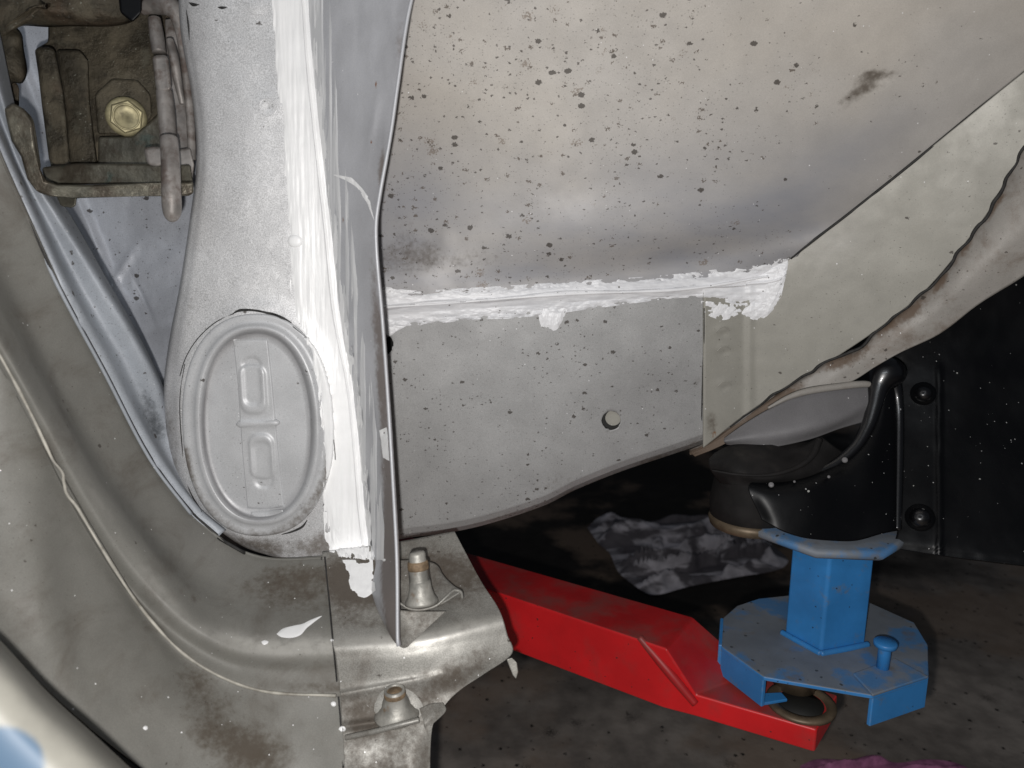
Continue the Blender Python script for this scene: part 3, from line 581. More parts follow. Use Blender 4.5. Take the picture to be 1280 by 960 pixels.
tube('sealer_ridge', rp, [.0008+.0010*float(vn(i/5, 0, 6))*(1 if i < len(rp)-8 else .4) for i in range(len(rp))], MATS['seal'], car, seg=10, n=200)
label(sr, 'white sealer smeared along the joint above the chassis rail')
def hsm(seed, hh=.0011, sx=4, sy=9): return lambda X, Y, U, V: hh*np.minimum(edgefade(U, .25), edgefade(V, .3))+.0016*(fbm(X/sx, Y/sy, seed, 4)-.55)
drape_sheet('rail_seam_sealer', [[(668, 384), (690, 384), (712, 380)], [(670, 396), (690, 402), (708, 392)], [(676, 408), (694, 413), (704, 400)]], 70, 50, MATS['seal'], car, hsm(81))
drape_sheet('rail_seam_sealer', [[(960, 330), (972, 324), (986, 322)], [(958, 350), (972, 345), (984, 340)], [(946, 372), (964, 372), (978, 362)], [(930, 386), (950, 392), (968, 386)], [(926, 392), (946, 401), (958, 396)]], 70, 110, MATS['seal'], car, hsm(83, .0017, 5, 5))
drape_sheet('rail_seam_sealer', [[(876, 376), (905, 378), (935, 380)], [(878, 384), (905, 388), (930, 386)], [(882, 394), (905, 400), (925, 392)]], 80, 40, MATS['seal'], car, hsm(85, .0004, 5, 6))
drape_sheet('rail_seam_sealer', [[(476, 404), (495, 402), (512, 404)], [(478, 418), (490, 414), (504, 410)], [(480, 424), (488, 420), (496, 414)]], 50, 30, MATS['seal'], car, hsm(87, .0008, 5, 5))
BV = BV_ALL
VL = [(338, -30), (341, 20), (343, 60), (345, 100), (353, 160), (357, 240), (360, 300), (362, 340), (366, 385), (378, 412), (390, 450), (397, 490), (401, 530), (403, 580), (404, 630), (412, 665), (424, 697)]
VM = [(x-3.0, y) for x, y in Rg]
VR = [(392, -30), (400, 80), (408, 160), (416, 230), (424, 290), (430, 340), (438, 420), (450, 490), (458, 560), (463, 640), (466, 690), (466, 699)]
def hv(X, Y, U, V):
    n = fbm(X/3.2, Y/60, 91, 4)
    e = np.clip(V/.12, 0, 1); e2 = np.clip((1-V)/.35, 0, 1)
    return .0010*np.minimum(e, e2)*(.7+.6*n)+.0022*(fbm(X/3, Y/26, 93, 5)-.50)*(1-np.minimum(e, e2))*(1+1.6*np.clip((Y-380)/80, 0, 1))+.0017*np.exp(-((V-.66)/.025)**2)-.0001+np.clip((Y-672)/24, 0, 1)*(.007*(fbm(X/5, Y/7, 173, 4)-.60))
sv = drape_sheet('pillar_seam_sealer', [VL, [(a[0]*.6+b[0]*.4, a[1]*.6+b[1]*.4) for a, b in zip(cr(VL, 17), cr(VM, 17))], [(a[0]*.25+b[0]*.75, a[1]*.25+b[1]*.75) for a, b in zip(cr(VL, 17), cr(VM, 17))], VM, VR], 420, 90, MATS['sealv'], car, hv, attrs={'thin': lambda X, Y: np.clip(.05+.55*np.clip((X-np.interp(Y, [p[1] for p in Rg], [p[0] for p in Rg]))/8, 0, 1), 0, .8)})
label(sv, 'thick white sealer brushed down the pillar joint')
drape_sheet('pillar_seam_sealer', [[(x-1, y) for x, y in Rg], [(x+12, y) for x, y in Rg], [(x+26-.012*max(0, y-300), y) for x, y in Rg]], 300, 50, MATS['sealv'], car, lambda X, Y, U, V: .0001+.0016*(fbm(X/3.5, Y/110, 103, 4)-.40-V*.22), attrs={'thin': lambda X, Y: .45+.4*fbm(X/6, Y/60, 7)})
drape_sheet('pillar_seam_sealer', [[(404, 640), (430, 640), (462, 640)], [(406, 672), (430, 680), (464, 690)], [(412, 690), (436, 696), (466, 702)]], 90, 60, MATS['sealv'], car, hsm(95, .0007, 5, 12))
drape_sheet('sealer_smear', [[(408, 216), (425, 222), (440, 228)], [(440, 222), (452, 234), (462, 248)], [(450, 240), (460, 256), (468, 276)]], 50, 50, MATS['sealv'], car, lambda X, Y, U, V: .0003+.0012*(fbm(X/6, Y/8, 97)-.6))
drape_sheet('sealer_smear', [[(475, 538), (479, 536), (484, 534)], [(477, 552), (481, 552), (486, 552)], [(479, 572), (483, 574), (487.5, 576)]], 24, 40, MATS['sealv'], car, lambda X, Y, U, V: .0003+.0012*(fbm(X/5, Y/9, 98)-.5))
drape_sheet('sealer_smear', [[(428, 700), (446, 700), (466, 700)], [(434, 720), (450, 720), (467, 720)], [(440, 742), (456, 747), (470, 738)]], 60, 60, MATS['sealv'], car, lambda X, Y, U, V: .0004*np.minimum(edgefade(U, .2), edgefade(V, .2))+.0012*(fbm(X/10, Y/10, 99)-.5))
blob('sealer_splash', [(344, 793), (352, 786), (366, 782), (380, 779), (392, 773), (404, 769), (394, 777), (384, 785), (376, 794), (364, 798), (350, 797)], MATS['sealv'], car, .0008)
blob('sealer_splash', [(326, 802), (331, 800), (336, 802), (334, 805), (329, 806)], MATS['sealv'], car, .0005, seg=20)
blob('sealer_blob', [(360, 296), (368, 292), (378, 296), (380, 304), (374, 310), (364, 309), (359, 303)], MATS['sealv'], car, .002, seg=40)
for (x, y, r) in [(182, 910, 3), (417, 880, 3.5), (428, 911, 4), (498, 905, 2), (415, 800, 2), (480, 700, 2)]:
    blob('sealer_splash', [(x+r*math.cos(a)*(1+.3*random.random()), y+r*math.sin(a)) for a in np.linspace(0, 5.5, 8)], MATS['sealv'], car, .0005, seg=20, rings=3)
# dark cracks around the cover
for pts, rr in (([(291, 392), (300, 388), (318, 388), (338, 392), (352, 398), (364, 404)], [.0003, .0010, .0008, .0011, .0013, .0005]), ([(352, 668), (366, 664), (378, 658), (384, 650)], [.0003, .0008, .0009, .0003])):
    q = [dr(x, y) for x, y in pts]; tube('sealer_crack', [p+n*.0002 for p, n in q], rr, MATS['crack'], car, seg=8, aspect=.5, n=60)
st = drape_sheet('cover_strap', [[(291, 424), (312, 423), (335, 423)], [(297, 480), (320, 480), (341, 480)], [(303, 570), (326, 570), (349, 570)], [(309, 636), (332, 637), (356, 634)]], 60, 160, MATS['cover'], ov,
    lambda X, Y, U, V: .0014*np.clip(np.minimum(edgefade(U, .03), edgefade(V, .015)), 0, 1)-.0002+.0017*np.exp(-((Y-529)/4.5)**2)*np.exp(-((X-322)/30)**6)
    +.0017*sum(1/(1+np.exp((np.hypot(np.maximum(np.abs(X-cx-(Y-cy)*.06)-w_, 0), np.maximum(np.abs(Y-cy)-h_, 0))-12)/.9)) for cx, cy, w_, h_ in ((317, 486, 4, 18), (328, 570, 3, 16)))
    -.0015*sum(1/(1+np.exp((np.hypot(np.maximum(np.abs(X-cx-(Y-cy)*.06)-w_, 0), np.maximum(np.abs(Y-cy)-h_, 0))-9)/1.2)) for cx, cy, w_, h_ in ((316, 476, 2, 20), (329, 580, 2, 20)))
    , attrs={'spot': lambda X, Y: 0*X+.8, 'dirt_shade': lambda X, Y: 0*X})
label(st, 'narrow pressed strap down the middle of the oval cover')
q = [dr(x, y) for x, y in [(296, 531), (300, 530), (322, 529), (345, 528), (350, 528)]]
tube('strap_rib', [p+n*.0006 for p, n in q], [.001, .0028, .0026, .0028, .001], MATS['cover'], ov, seg=12, aspect=.8)
p, n = dr(321, 529); lathe('rivet', p, n, [(.0042, 0), (.0042, .0006), (.0034, .0012), (.0, .0013)], MATS['cover'], ov, 20)
q = [dr(x, y) for x, y in [(314, 641), (325, 643), (340, 643), (354, 639)]]
tube('strap_end_tab', [p+n*.0004 for p, n in q], [.001, .0034, .0034, .001], MATS['cover'], ov, seg=12, aspect=.5)
def groove(pts, r, parent, name='seam_line', mat='crack', h=0.0001):
    q = [dr(x, y) for x, y in pts]; return tube(name, [p+n*h for p, n in q], r, MATS[mat], parent, seg=6, aspect=.35, n=max(20, len(pts)*12))
groove([(231, 455), (225, 500), (228, 560), (236, 610), (252, 640)], .0004, car)
groove([(366, 408), (385, 425), (402, 455), (411, 490), (416, 540), (419, 580), (414, 610), (404, 632)], .00032, car)
groove([(225, 470), (232, 448), (246, 425), (268, 404), (292, 392)], .0004, car)
groove([(880, 385), (880, 420), (878, 470), (877, 520), (876, 548)], .0005, car)
groove([(988, 323), (1008, 307), (1057, 270), (1135, 208), (1245, 118), (1300, 74)], .0011, car, 'wheelhouse_seam')
for x, y in ((904, 412), (905, 436), (906, 480)): groove([(x-9, y+3), (x-4, y-2), (x+3, y-3), (x+8, y+1)], .0005, rail2, 'spot_weld', 'railx', .0002)
groove([(272, 672), (306, 691), (330, 697), (345, 699), (402, 698)], .0013, car, 'sill_gap')
groove([(6, 205), (40, 284), (75, 359), (130, 461), (188, 571), (239, 639), (272, 669)], .0009, car, 'sill_gap')
groove([(406, 696), (411, 745), (416, 800), (421, 850), (426, 905), (429, 960)], .0006, car)
# ring dents on the pillar (factory plugs)
for (x, y, r) in ((335, 134, 11), (322, 5, 14)):
    groove([(x+r*math.cos(a), y+r*math.sin(a)) for a in np.linspace(0, 6.28, 17)], .0003, pil, 'spot_weld', 'silver', .0001)
# thin dark smears of paint damage on the pillar top
groove([(233, 12), (236, 30), (237, 50)], [.0002, .0009, .0002], car, 'paint_chip'); groove([(236, 3), (242, 6), (249, 6)], [.0002, .0012, .0002], car, 'paint_chip'); groove([(272, 9), (278, 10), (284, 9)], [.0002, .001, .0002], car, 'paint_chip')
# ------------------------------------------------------------------ studs on the sill end plate
def stud(base, top, r0, r1, hexed=False):
    p, n = dr(*base); t = W(top[0], top[1], proj(p)[2]-.004); ax = (t-p); L = ax.length
    return p, ax.normalized(), L
p, ax, L = stud((526, 752), (521, 688), 1, 1)
p = W(527, 752, .512); ax = W(521, 690, .512)-p; L = ax.length; ax.normalize()
s = lathe('threaded_stud', p, ax, [(.0115, -.001), (.0112, .001), (.0092, .004), (.0078, .009), (.0074, L*.42)]+[(.0062+(.0010 if i % 2 else 0), L*(.43+.22*i/14)) for i in range(15)]+[(.0066, L*.72), (.0060, L*.8), (.0058, L*.95), (.0050, L), (.0, L)], MATS['stud'], endp, 32)
lathe('rust_band', p+ax*L*.66, ax, [(.0070, 0), (.0073, .001), (.0072, .005), (.0068, .006)], MATS['rust'], s, 32) if False else None
label(s, 'tall threaded stud with a rusty band'); lathe('rust_ring', p+ax*L*.64, ax, [(.0069, 0), (.0073, .001), (.0072, .0045), (.0067, .006)], MATS['rust'], endp, 32)
def tabsheet(name, rows, parent=endp, mat='silledge', n=40, t=.0016): return sheet(name, rows, n, n, MATS[mat], parent, thick=t, base=False, attrs={'dirt_shade': lambda X, Y: .25+0*X, 'spot': lambda X, Y: .5+0*X})
tabsheet('stud_tab', [[(500, 700, .55), (520, 700, .55), (546, 706, .55), (558, 730, .55)], [(500, 735, .53), (525, 740, .53), (555, 728, .535), (574, 736, .535)], [(503, 757, .515), (522, 762, .515), (550, 755, .517), (577, 738, .525)]])
tube('stud_tab_edge', [W(*q) for q in [(500, 754, .514), (512, 761, .513), (528, 762, .513), (545, 757, .515), (558, 746, .518), (568, 738, .522), (576, 740, .523), (578, 748, .524)]], .0010, MATS['silledge'], endp, seg=8, n=60)
sheet('flange_gusset', [[(497, 762, .512), (520, 764, .513), (558, 764, .52)], [(498, 785, .505), (512, 790, .508), (540, 780, .514)], [(499, 806, .500), (506, 810, .502), (512, 806, .504)]], 30, 30, MATS['silledge'], car, thick=.0015, base=False, attrs={'dirt_shade': lambda X, Y: .3+0*X})
p, ax, L = stud((496, 893), (493, 862), 1, 1)
nut = lathe('collar_nut', p, ax, [(.0150, -.0005), (.0148, .001), (.0125, .0022), (.0100, .005), (.0088, .010), (.0072, .014), (.0068, L), (.0058, L+.0006), (.0050, L-.001), (.0048, L-.006), (0, L-.006)], MATS['stud'], endp, 32)
label(nut, 'round collar nut with an open rusty top'); lathe('rust_ring', p+ax*(L-.005), ax, [(.0070, 0), (.0073, .001), (.0072, .003), (.0067, .004)], MATS['rust'], nut, 32)
blob('washer_plate', [(466, 880), (478, 862), (510, 860), (530, 880), (528, 896), (505, 906), (480, 902), (466, 890)], MATS['silledge'], endp, .0006)
tube('lower_tab_edge', [W(*q) for q in [(432, 922, .487), (470, 914, .484), (500, 906, .483), (524, 900, .485)]], .0018, MATS['silledge'], endp, seg=8, n=60)
tabsheet('lower_tab', [[(524, 886, .494), (538, 880, .496), (554, 878, .50)], [(530, 903, .487), (540, 895, .49), (557, 889, .495)], [(532, 912, .486), (536, 908, .487), (540, 906, .488)]])
plate('edge_clip', [(633, 824), (640, 822), (646, 828), (648, 840), (645, 849), (641, 844), (637, 834)], .525, .003, MATS['stud'], endp, .0008)
# ------------------------------------------------------------------ door hinge (upper left)
hg = plate('door_hinge', [(30, 62), (30, -30), (236, -30), (240, 60), (243, 212), (44, 214), (40, 120)], .605, .006, MATS['hinge'], car)
hg.data.polygons.foreach_set('use_smooth', [False]*len(hg.data.polygons))
bpy.data.objects.remove(hg)
hg = plate('door_hinge', [(60, 52), (60, -30), (236, -30), (240, 60), (243, 214), (64, 214), (52, 120), (43, 62)], .600, .006, MATS['hinge'], car, .002)
label(hg, 'dirty brown door hinge bracket bolted beside the pillar')
def hp(name, px, d, t, mat='hinge', b=.002, lab=None):
    o = plate(name, px, d, t, MATS[mat], hg, b, 3)
    if lab: label(o, lab)
    return o
hp('hinge_post', [(44, 58), (68, 58), (80, 120), (88, 206), (62, 206), (52, 130)], .560, .02, 'hinge', .004)
hp('hinge_plate', [(69, 62), (100, 62), (110, 76), (112, 130), (122, 208), (88, 208), (80, 130)], .578, .012, 'hinge', .003)
hp('hinge_plate', [(123, 171), (166, 170), (188, 152), (200, 140), (212, 150), (214, 208), (122, 208)], .578, .010, 'bent', .002)
hp('hinge_boss', [(118, 118), (140, 98), (172, 100), (188, 118), (190, 146), (172, 168), (122, 168)], .588, .006, 'hinge', .005)
# top casting
def lump(name, px, d, amp, mat, seed, seg=72):
    O = cr(np.array(px+[px[0]], float), seg+1)[:-1]; c = O.mean(0); V = [W(c[0], c[1], d-amp)]; R = 12
    for k in range(1, R+1):
        t = k/R
        for qx, qy in O:
            x, y = c+(np.array([qx, qy])-c)*t; V.append(W(x, y, d-amp*math.sqrt(max(0, 1-t**2.6))-.006*(float(fbm(x/18, y/12, seed))-.5)*(t < 1)))
    f = [(0, 1+j, 1+(j+1) % seg) for j in range(seg)]
    for k in range(R-1):
        for j in range(seg): a = 1+k*seg+j; b = 1+k*seg+(j+1) % seg; f.append((a, a+seg, b+seg, b))
    P = np.array([tuple(v) for v in V]); q = f[-1]
    if np.cross(P[q[1]]-P[q[0]], P[q[2]]-P[q[0]])@(P[q[0]]-CAM) > 0: f = [k[::-1] for k in f]
    o = mk(name, V, f, MATS[mat], hg); mo = o.modifiers.new('t', 'SOLIDIFY'); mo.thickness = .004; mo.offset = -1
    return o
lump('hinge_casting', [(-30, -40), (120, -40), (180, -30), (178, 10), (168, 26), (140, 33), (95, 33), (60, 34), (18, 34), (-20, 60), (-40, 20)], .565, .028, 'hinge', 5)
lump('hinge_arm', [(-20, 30), (8, 28), (26, 40), (30, 62), (34, 90), (28, 104), (16, 104), (6, 116), (-20, 120)], .56, .02, 'hinge', 9)
hp('hinge_clip', [(146, -20), (178, -20), (177, 16), (165, 28), (150, 16)], .54, .01, 'black', .002)
# bent bracket round the bottom
def ht(name, pts, r, mat, asp=.9, n=90, lab=None):
    o = tube(name, [W(*q) for q in pts], r, MATS[mat], hg, seg=16, aspect=asp, n=n)
    if lab: label(o, lab)
    return o
bb = [(4, 136, .50), (16, 128, .50), (30, 136, .499), (40, 152, .498), (44, 180, .497), (50, 212, .498), (57, 226, .503), (72, 231, .508), (110, 231, .514), (180, 229, .522), (242, 226, .535), (243, 242, .535), (236, 245, .534), (150, 246, .518), (90, 247, .512), (62, 246, .506), (46, 240, .50), (34, 224, .497), (26, 196, .497), (14, 176, .498)]
label(hp('bent_bracket', [q[:2] for q in bb], [q[2] for q in bb], .010, 'bent', .0022), 'bent flat steel bracket round the bottom of the hinge')
hp('bracket_strap', [(52, 209), (95, 204), (185, 205), (215, 207), (238, 205), (242, 232), (200, 232), (130, 230), (56, 232)], .545, .006, 'bent', .002)
hp('bracket_side', [(0, 140), (26, 132), (42, 148), (46, 172), (52, 212), (40, 222), (26, 210), (22, 196), (8, 190)], .506, .008, 'bent', .003)
hp('bracket_nub', [(68, 240), (97, 240), (95, 257), (90, 260), (76, 258)], .525, .01, 'bent', .002)
hp('hinge_tongue', [(0, 96), (12, 94), (24, 108), (24, 134), (10, 140), (0, 136)], .57, .006, 'hinge', .003)
# right hand edge, pin and knuckles
ht('pin_socket', [(176, 14, .56), (192, 6, .558), (208, 6, .556), (220, 16, .556), (226, 40, .558), (232, 90, .56), (238, 150, .562), (240, 200, .562)], [.003, .007, .0075, .0062, .004, .003, .003, .003], 'pin', .7, 140)
hp('hinge_web', [(206, 24), (222, 22), (232, 100), (238, 190), (228, 190), (216, 190), (210, 120)], .575, .004, 'pin', .001)
ht('hinge_rib', [(212, 50, .552), (217, 70, .55), (222, 100, .552), (228, 130, .556)], [.0028, .0034, .003, .002], 'pin')
ht('hinge_pin', [(193, 24, .548), (196, 45, .546), (199, 66, .545)], [.0045, .0050, .0048], 'pin', 1, 40)
hp('hinge_knuckle', [(190, 69), (210, 68), (213, 92), (215, 114), (196, 116), (193, 98)], .538, .012, 'pin', .003)
ht('hinge_pin', [(205, 114, .544), (208, 140, .543), (210, 172, .542)], [.0056, .0060, .0060], 'pin', 1, 40)
pn = ht('hinge_pin', [(211, 173, .519), (213, 200, .516), (214, 240, .514), (215, 262, .515), (215, 271, .517), (215, 276, .520)], [.0060, .0062, .0064, .0062, .0048, .0008], 'pin', 1, 90, 'pale rounded pin end hanging below the hinge')
hp('pin_ear', [(179, 185), (192, 183), (206, 184), (207, 205), (196, 209), (184, 206)], .523, .010, 'pin', .0025)
hp('hinge_web', [(214, 188), (238, 184), (243, 206), (240, 232), (218, 226)], .555, .006, 'pin', .002)
# zinc hex bolt
bc = W(158, 146, .578); bn = (Vector(CAM)-bc).normalized()
bl = lathe('hinge_bolt', bc, bn, [(.0146, 0), (.0146, .0014), (.0135, .0022), (.0118, .003)], MATS['zinc'], hg, 40); label(bl, 'yellow zinc hex bolt')
hx = lathe('bolt_head', bc, bn, [(.0126, .002), (.0126, .0072), (.0114, .0083), (.0090, .0085), (.0086, .0080), (0, .0080)], MATS['zinc'], hg, 6, False, rot=.35)
hx.data.shade_flat()
lathe('bolt_dish', bc, bn, [(.0098, .0078), (.0096, .0092), (.0090, .0095), (.0084, .0090), (.0078, .0087), (0, .0088)], MATS['zinc'], hg, 32)
# ------------------------------------------------------------------ black subframe and bushing under the rail
sub = bpy.data.objects.new('subframe', None); COL.objects.link(sub); sub.parent = car
label(sub, 'black painted subframe bolted under the chassis rail')
def sd(x, y, d): return d-max(0, min(1, (y-475)/190))*.034
def bsheet(name, rows, nu=60, nv=50, mat='black', thick=.003, disp=None):
    rows = [[(x, y, sd(x, y, d)) for x, y, d in r] for r in rows]
    return sheet(name, rows, nu, nv, MATS[mat], sub, thick=thick, base=False, disp=disp)
bsheet('subframe_plate', [[(1085, 440, .70), (1180, 380, .69), (1300, 290, .68), (1450, 200, .68)], [(1108, 470, .700), (1180, 440, .69), (1300, 420, .68), (1450, 420, .66)], [(1118, 560, .690), (1180, 560, .68), (1300, 560, .67), (1450, 560, .65)], [(1122, 660, .675), (1180, 668, .665), (1300, 680, .65), (1450, 700, .63)], [(1110, 684, .672), (1179, 695, .66), (1280, 707, .645), (1450, 728, .62)]], 100, 80, disp=lambda X, Y: .003*np.exp(-((X-1174)/2.5)**2)*(Y > 458)*(Y < 695)+.003*(fbm(X/60, Y/60, 7)-.5))
# folded front web: rib with a bright shoulder
bsheet('subframe_web', [[(1126, 466, .690), (1128, 560, .685), (1126, 664, .672)], [(1120, 460, .668), (1121, 560, .664), (1119, 664, .655)], [(1108, 458, .660), (1106, 560, .655), (1100, 668, .650)], [(1098, 478, .668), (1086, 580, .648), (1070, 676, .648)], [(1088, 530, .672), (1050, 600, .645), (1040, 676, .645)], [(1074, 560, .672), (1010, 610, .64), (1005, 672, .640)], [(1040, 590, .67), (965, 612, .64), (975, 662, .640)], [(1000, 600, .67), (937, 605, .645), (952, 650, .645)]], 60, 120)
tube('subframe_shoulder', [W(q[0], q[1], sd(*q)) for q in [(1116, 466, .665), (1106, 468, .655), (1098, 484, .653), (1092, 510, .653), (1084, 534, .654), (1068, 560, .655), (1040, 582, .656), (1000, 596, .656), (950, 602, .656), (930, 598, .66)]], [.012, .0145, .009, .0065, .0055, .0048, .0040, .0034, .003, .002], MATS['gloss'], sub, seg=20, n=140)
tube('subframe_rib', [W(q[0], q[1], sd(*q)) for q in [(1112, 462, .664), (1122, 500, .668), (1123, 560, .668), (1121, 662, .660)]], [.008, .0045, .0042, .0035], MATS['gloss'], sub, seg=16, n=100)
bsheet('control_arm', [[(905, 548, .672), (930, 530, .668), (960, 512, .662), (1010, 489, .655), (1060, 481, .655), (1094, 480, .655)], [(905, 552, .67), (940, 545, .66), (1000, 535, .65), (1050, 520, .648), (1094, 500, .652)], [(908, 556, .675), (955, 560, .665), (1010, 550, .66), (1050, 536, .658), (1078, 528, .66)]], 80, 40, 'leaf')
tube('control_arm_edge', [W(q[0], q[1], sd(*q)) for q in [(960, 510, .655), (985, 497, .653), (1010, 489, .652), (1050, 483, .652), (1080, 480, .652), (1095, 482, .653)]], [.001, .0022, .003, .003, .003, .002], MATS['lip'], sub, seg=10, n=60)
bsheet('bushing_cup', [[(893, 566, .68), (915, 556, .67), (960, 556, .66), (1010, 552, .665), (1024, 548, .67)], [(886, 575, .665), (920, 570, .65), (960, 570, .648), (1000, 562, .65), (1026, 545, .66)], [(888, 588, .67), (920, 592, .645), (960, 596, .64), (1005, 582, .645), (1040, 556, .655)], [(900, 604, .685), (915, 606, .655), (960, 606, .65), (1030, 596, .655), (1060, 570, .665)]], 80, 60, 'rubber', disp=lambda X, Y: -.015*ga(X, Y, [(990, 566, 28, 14, -15, 1)]))
tube('bushing_rim', [W(q[0], q[1], sd(*q)) for q in [(890, 588, .648), (920, 593, .640), (960, 594, .636), (995, 585, .638), (1015, 570, .642), (1024, 550, .65)]], [.0008, .0012, .0014, .0018, .0026, .003], MATS['rubber'], sub, seg=10, n=80)
def horiz_disc(name, px, depth, prof, mat, parent, seg=56):
    c = W(px[0], px[1], depth); return lathe(name, c, (0, 0, 1), prof, MATS[mat], parent, seg)
horiz_disc('rubber_bushing', (937, 640), .695, [(.030, -.006), (.036, -.002), (.037, .010), (.034, .030), (.030, .044), (.026, .050)], 'rubber', sub)
horiz_disc('bushing_sleeve', (937, 648), .695, [(.028, -.008), (.036, -.005), (.0375, .0), (.036, .004), (.030, .005)], 'sleeve', sub)
for (x, y, d, r) in ((1154, 492, .684, .0105), (1150, 647, .668, .0115)):
    c = W(x, y, sd(x, y, d)); n = (Vector(CAM)-c); n = (n.normalized()+Vector((0, 0, .0))).normalized()
    b_ = lathe('subframe_bolt', c, n, [(r*1.02, -.004), (r, .0003), (0, .0005)], MATS['black'], sub, 32)
    lathe('bolt_head', c, n, [(r*.74, .000), (r*.72, .004), (r*.6, .0075), (r*.4, .0095), (r*.2, .0104), (0, .0106)], MATS['gloss'], b_, 24)
for (x, y, r) in ((1056, 575, .0030), (1036, 596, .0016), (964, 606, .0028), (993, 602, .0013)):
    c = W(x, y, sd(x, y, .638)); lathe('chassis_clip', c, (Vector(CAM)-c), [(r*.8, -.006), (r*.8, 0), (r*.5, .0005), (0, .0006)], MATS['leaf'], sub, 16)
# dark underside running back from the rail, seen only as black
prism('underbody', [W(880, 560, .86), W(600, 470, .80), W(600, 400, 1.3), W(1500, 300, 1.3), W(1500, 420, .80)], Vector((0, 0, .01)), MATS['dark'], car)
# ------------------------------------------------------------------ lift arm (red)
ZD = HC-.374; ZL = ZD-.034; ZB = ZL-.022; ZH = ZL+.038
arm = bpy.data.objects.new('car_lift', None); COL.objects.link(arm); arm.location = hz(860, 860, ZB)
arm['category'] = 'car lift'; arm['label'] = 'red steel car lift arm reaching in under the blue pad'
V3 = lambda p, z: Vector((p.x, p.y, z))
nA = hz(470, 690, ZH); nB = hz(799, 797, ZH); fA = hz(480, 661, ZH); fB = hz(866, 771, ZH); nB2 = hz(833, 811, ZH)
lo_n = hz(869, 868, ZL); lo_f = hz(945, 840, ZL); en_n = hz(1021, 912, ZL); en_f = hz(1047, 868, ZL)
def solid(name, faces_pts, mat, parent, b=.0015):
    bm = bmesh.new(); og = origin_of(parent); cache = {}
    def v(p):
        k = tuple(round(q, 6) for q in p)
        if k not in cache: cache[k] = bm.verts.new(Vector(p)-og)
        return cache[k]
    for f in faces_pts: bm.faces.new([v(p) for p in f])
    bmesh.ops.recalc_face_normals(bm, faces=bm.faces); me = bpy.data.meshes.new(name); bm.to_mesh(me); bm.free(); me.shade_smooth()
    return bev(link(name, me, parent, [mat]), b, 3)
# profile along the arm, swept between its near and far side
near = [nA, nB, lo_n, en_n]; 
fEnd = fB
farp = [fA, fB, lo_f, en_f]
Nt = [V3(nA, ZH), V3(nB2, ZH), V3(lo_n, ZL), V3(en_n, ZL)]; Nb = [V3(p, ZB) for p in Nt]
Ft = [V3(fA, ZH), V3(fB, ZH), V3(lo_f, ZL), V3(en_f, ZL)]; Fb = [V3(p, ZB) for p in Ft]
fs = [Nt+Nb[::-1], Ft+Fb[::-1]]
# near side: keep it planar piece by piece
fs = []
for i in range(3):
    fs += [(Nt[i], Nt[i+1], Nb[i+1], Nb[i]), (Ft[i], Ft[i+1], Fb[i+1], Fb[i]), (Nt[i], Nt[i+1], Ft[i+1], Ft[i]), (Nb[i], Nb[i+1], Fb[i+1], Fb[i])]
fs += [(Nt[0], Ft[0], Fb[0], Nb[0]), (Nt[3], Ft[3], Fb[3], Nb[3])]
ab = solid('arm_beam', fs, MATS['red'], arm, .002)
# dusty wear on the upper faces is a second paint slot
ab.data.materials.append(MATS['redtop'])
for p_ in ab.data.polygons:
    if p_.normal.z > .5: p_.material_index = 1
tube('arm_weld', [V3(nB, ZH)+Vector((0, -.001, .001)), (V3(nB, ZH)*.5+V3(lo_n, ZL-.004)*.5)+Vector((0, -.003, .0)), V3(lo_n, ZL-.008)+Vector((0, -.002, 0))], [.003, .0048, .0035], MATS['redtop'], arm, seg=10, n=40)
rc_ = hz(1001, 880, ZL); lathe('swivel_ring', rc_+Vector((0, 0, -.0005)), (0, 0, 1), [(.029, 0), (.029, .003), (.026, .004), (.0215, .004), (.0205, -.0), (0, .0)], MATS['sleeve'], arm, 40)
lathe('swivel_hole', rc_+Vector((0, 0, .0002)), (0, 0, 1), [(.019, 0), (.019, .0008), (0, .0008)], MATS['dark'], arm, 32)
# ------------------------------------------------------------------ lift pad (blue)
pad = bpy.data.objects.new('lift_pad', None); COL.objects.link(pad); pad.location = hz(1015, 850, ZL)
pad['category'] = 'lift pad'; pad['label'] = 'blue octagonal lift pad with a square post standing on the red arm'
TH = .004
disc = [hz(x, y, ZD) for x, y in [(902, 806), (904, 772), (920, 757), (948, 748), (985, 745), (1040, 744), (1085, 752), (1142, 778), (1160, 806), (1161, 846), (1091, 868), (1066, 842), (1089, 869), (955, 846), (903, 815)]]
disc = [hz(x, y, ZD) for x, y in [(902, 808), (904, 772), (921, 757), (948, 748), (985, 744), (1040, 743), (1085, 752), (1143, 778), (1160, 806), (1161, 846), (1091, 869), (955, 846)]]
pp = prism('pad_plate', disc, Vector((0, 0, -TH)), MATS['bluetop'], pad, .0012, 3)
pp.data.materials.append(MATS['blue'])
for p_ in pp.data.polygons:
    if abs(p_.normal.z) < .5: p_.material_index = 1
def wall(name, a, b, h, t=.004, off=0):
    """plate hanging from the disc between pixels a and b"""
    A_, B_ = hz(*a, ZD), hz(*b, ZD); dn = Vector((0, 0, -h)); s = (B_-A_).cross(Vector((0, 0, 1))).normalized()*t
    if s.y < 0: s = -s
    z = Vector((0, 0, -.0005)); A_ = A_-s*.12; B_ = B_-s*.12
    return prism(name, [A_+z, B_+z, B_+dn, A_+dn], s, MATS['blue'], pad, .0012, 3)
wall('pad_side_lip', (902, 806), (955, 845), .030)
wall('pad_side_lip', (1091, 868), (1161, 845), .030)
wall('pad_side_lip', (903, 806), (905, 772), .030)
f0 = hz(955, 846, ZD)+Vector((.002, .004, -.028)); prism('pad_foot', [f0, f0+Vector((.024, .006, 0)), f0+Vector((.022, .016, 0)), f0+Vector((-.004, .014, 0))], Vector((0, 0, -.003)), MATS['blue'], pad)
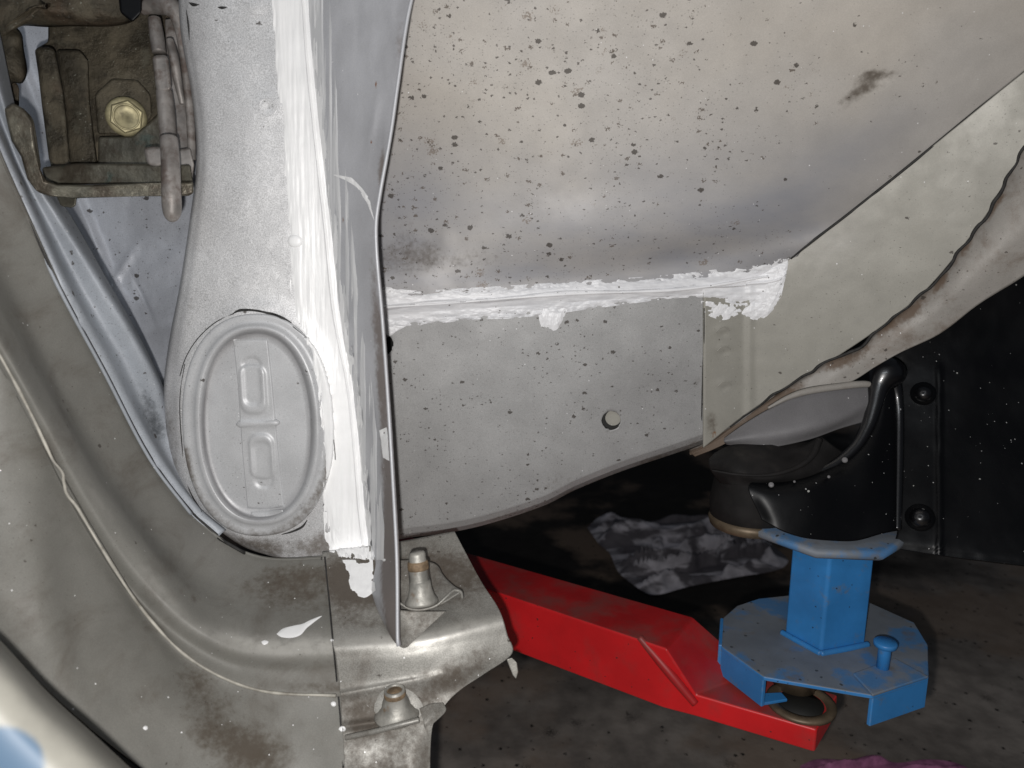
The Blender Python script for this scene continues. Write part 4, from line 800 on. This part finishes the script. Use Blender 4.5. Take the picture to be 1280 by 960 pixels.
tb = [hz(x, y, ZD+.003) for x, y in [(1066, 841), (1118, 822), (1161, 845), (1091, 868)]]
prism('pad_tab', tb, Vector((0, 0, -.0025)), MATS['bluetop'], pad)
# post, square tube set corner on
kf = hz(1026, 817, ZD); kl = hz(980, 792, ZD); kr = hz(1082, 806, ZD); kb = kl+(kr-kf)
kt = W(1025, 690, proj(kf)[2]-.02); ph = hz(1026, 817, ZD)
# height from the pixel row of the top plate
r_ = ray(1026, 697); hh = HC+r_[2]*(kf.y/r_[1])-ZD+.008
prism('pad_post', [kf, kr, kb, kl], Vector((0, 0, hh)), MATS['blue'], pad, .003, 3)
cc = (kf+kb)/2
for a, b in ((kl, kf), (kf, kr)):
    tube('post_weld', [a+(a-cc).normalized()*.002+Vector((0, 0, .001)), (a+b)/2+((a+b)/2-cc).normalized()*.0025+Vector((0, 0, .0015)), b+(b-cc).normalized()*.002+Vector((0, 0, .001))], .0028, MATS['blue'], pad, seg=8, n=40)
tp = V3(cc, ZD+hh)+Vector((-.004, .012, 0))
lathe('pad_head', tp, (0, 0, 1), [(.050, 0), (.066, .002), (.070, .005), (.070, .009), (.066, .011), (0, .011)], MATS['bluetop'], pad, 8, True, rot=.3)
pg_ = hz(1103, 838, ZD); ph2 = HC+ray(1103, 803)[2]*(pg_.y/ray(1103, 803)[1])-ZD
pk = lathe('locking_peg', pg_, (0, 0, 1), [(.0052, -.002), (.0052, ph2-.006), (.0055, ph2-.004), (.0092, ph2-.0032), (.0095, ph2), (.0085, ph2+.001), (0, ph2+.0012)], MATS['blue'], pad, 28)
lathe('pad_spigot', hz(1000, 872, ZL)+Vector((.003, .02, .003)), (0, 0, 1), [(.020, -.002), (.020, ZD-ZL-.004)], MATS['sleeve'], pad, 28)
# ------------------------------------------------------------------ cloths on the floor
def cloth(name, outline, mat, lab, seed, hmax, seg=140, R=60, dirn=(1, .25), freq=26):
    O = cr(np.array(outline+[outline[0]], float), seg+1)[:-1]; P = [hz(x, y, .002) for x, y in O]; c = sum(P, Vector())/seg
    V = []
    for k in range(R+1):
        t = k/R
        for p_ in P:
            q = c.lerp(p_, t); a, b = q.x*dirn[0]+q.y*dirn[1], q.y*dirn[0]-q.x*dirn[1]
            w_ = .6*float(fbm(a*5, b*5, seed+3))
            n1 = 1-abs(2*float(fbm(a*freq*.22+w_*2, b*freq*1.3+w_*5, seed, 2))-1)*2.6; n2 = float(fbm(a*6, b*26, seed+9, 3))
            h = hmax*(.1+.9*max(0, n1))*(.4+.9*n2)*(1-t**5)+.001
            V.append(Vector((q.x, q.y, .002+h)))
    f = grid_faces(R+1, seg, True)
    o = mk(name, V, f, mat, None, True); o['category'] = 'cloth'; o['label'] = lab
    bm = bmesh.new(); bm.from_mesh(o.data); bmesh.ops.remove_doubles(bm, verts=bm.verts, dist=1e-5); bmesh.ops.recalc_face_normals(bm, faces=bm.faces); bm.to_mesh(o.data); bm.free(); o.data.shade_smooth()
    return o
cloth('crumpled_rag', [(734, 660), (752, 646), (800, 652), (850, 650), (900, 650), (950, 672), (985, 700), (975, 712), (920, 722), (860, 734), (815, 744), (790, 730), (772, 714), (762, 692), (750, 682)], MATS['rag'], 'crumpled grey lilac rag lying on the dark floor', 3, .075, freq=13)
cloth('pink_cloth', [(1000, 958), (1020, 950), (1060, 951), (1090, 945), (1120, 954), (1160, 950), (1200, 956), (1216, 970), (1200, 1010), (1100, 1020), (1010, 1000)], MATS['pink'], 'pink fluffy cloth at the bottom edge below the blue pad', 8, .02, R=40)
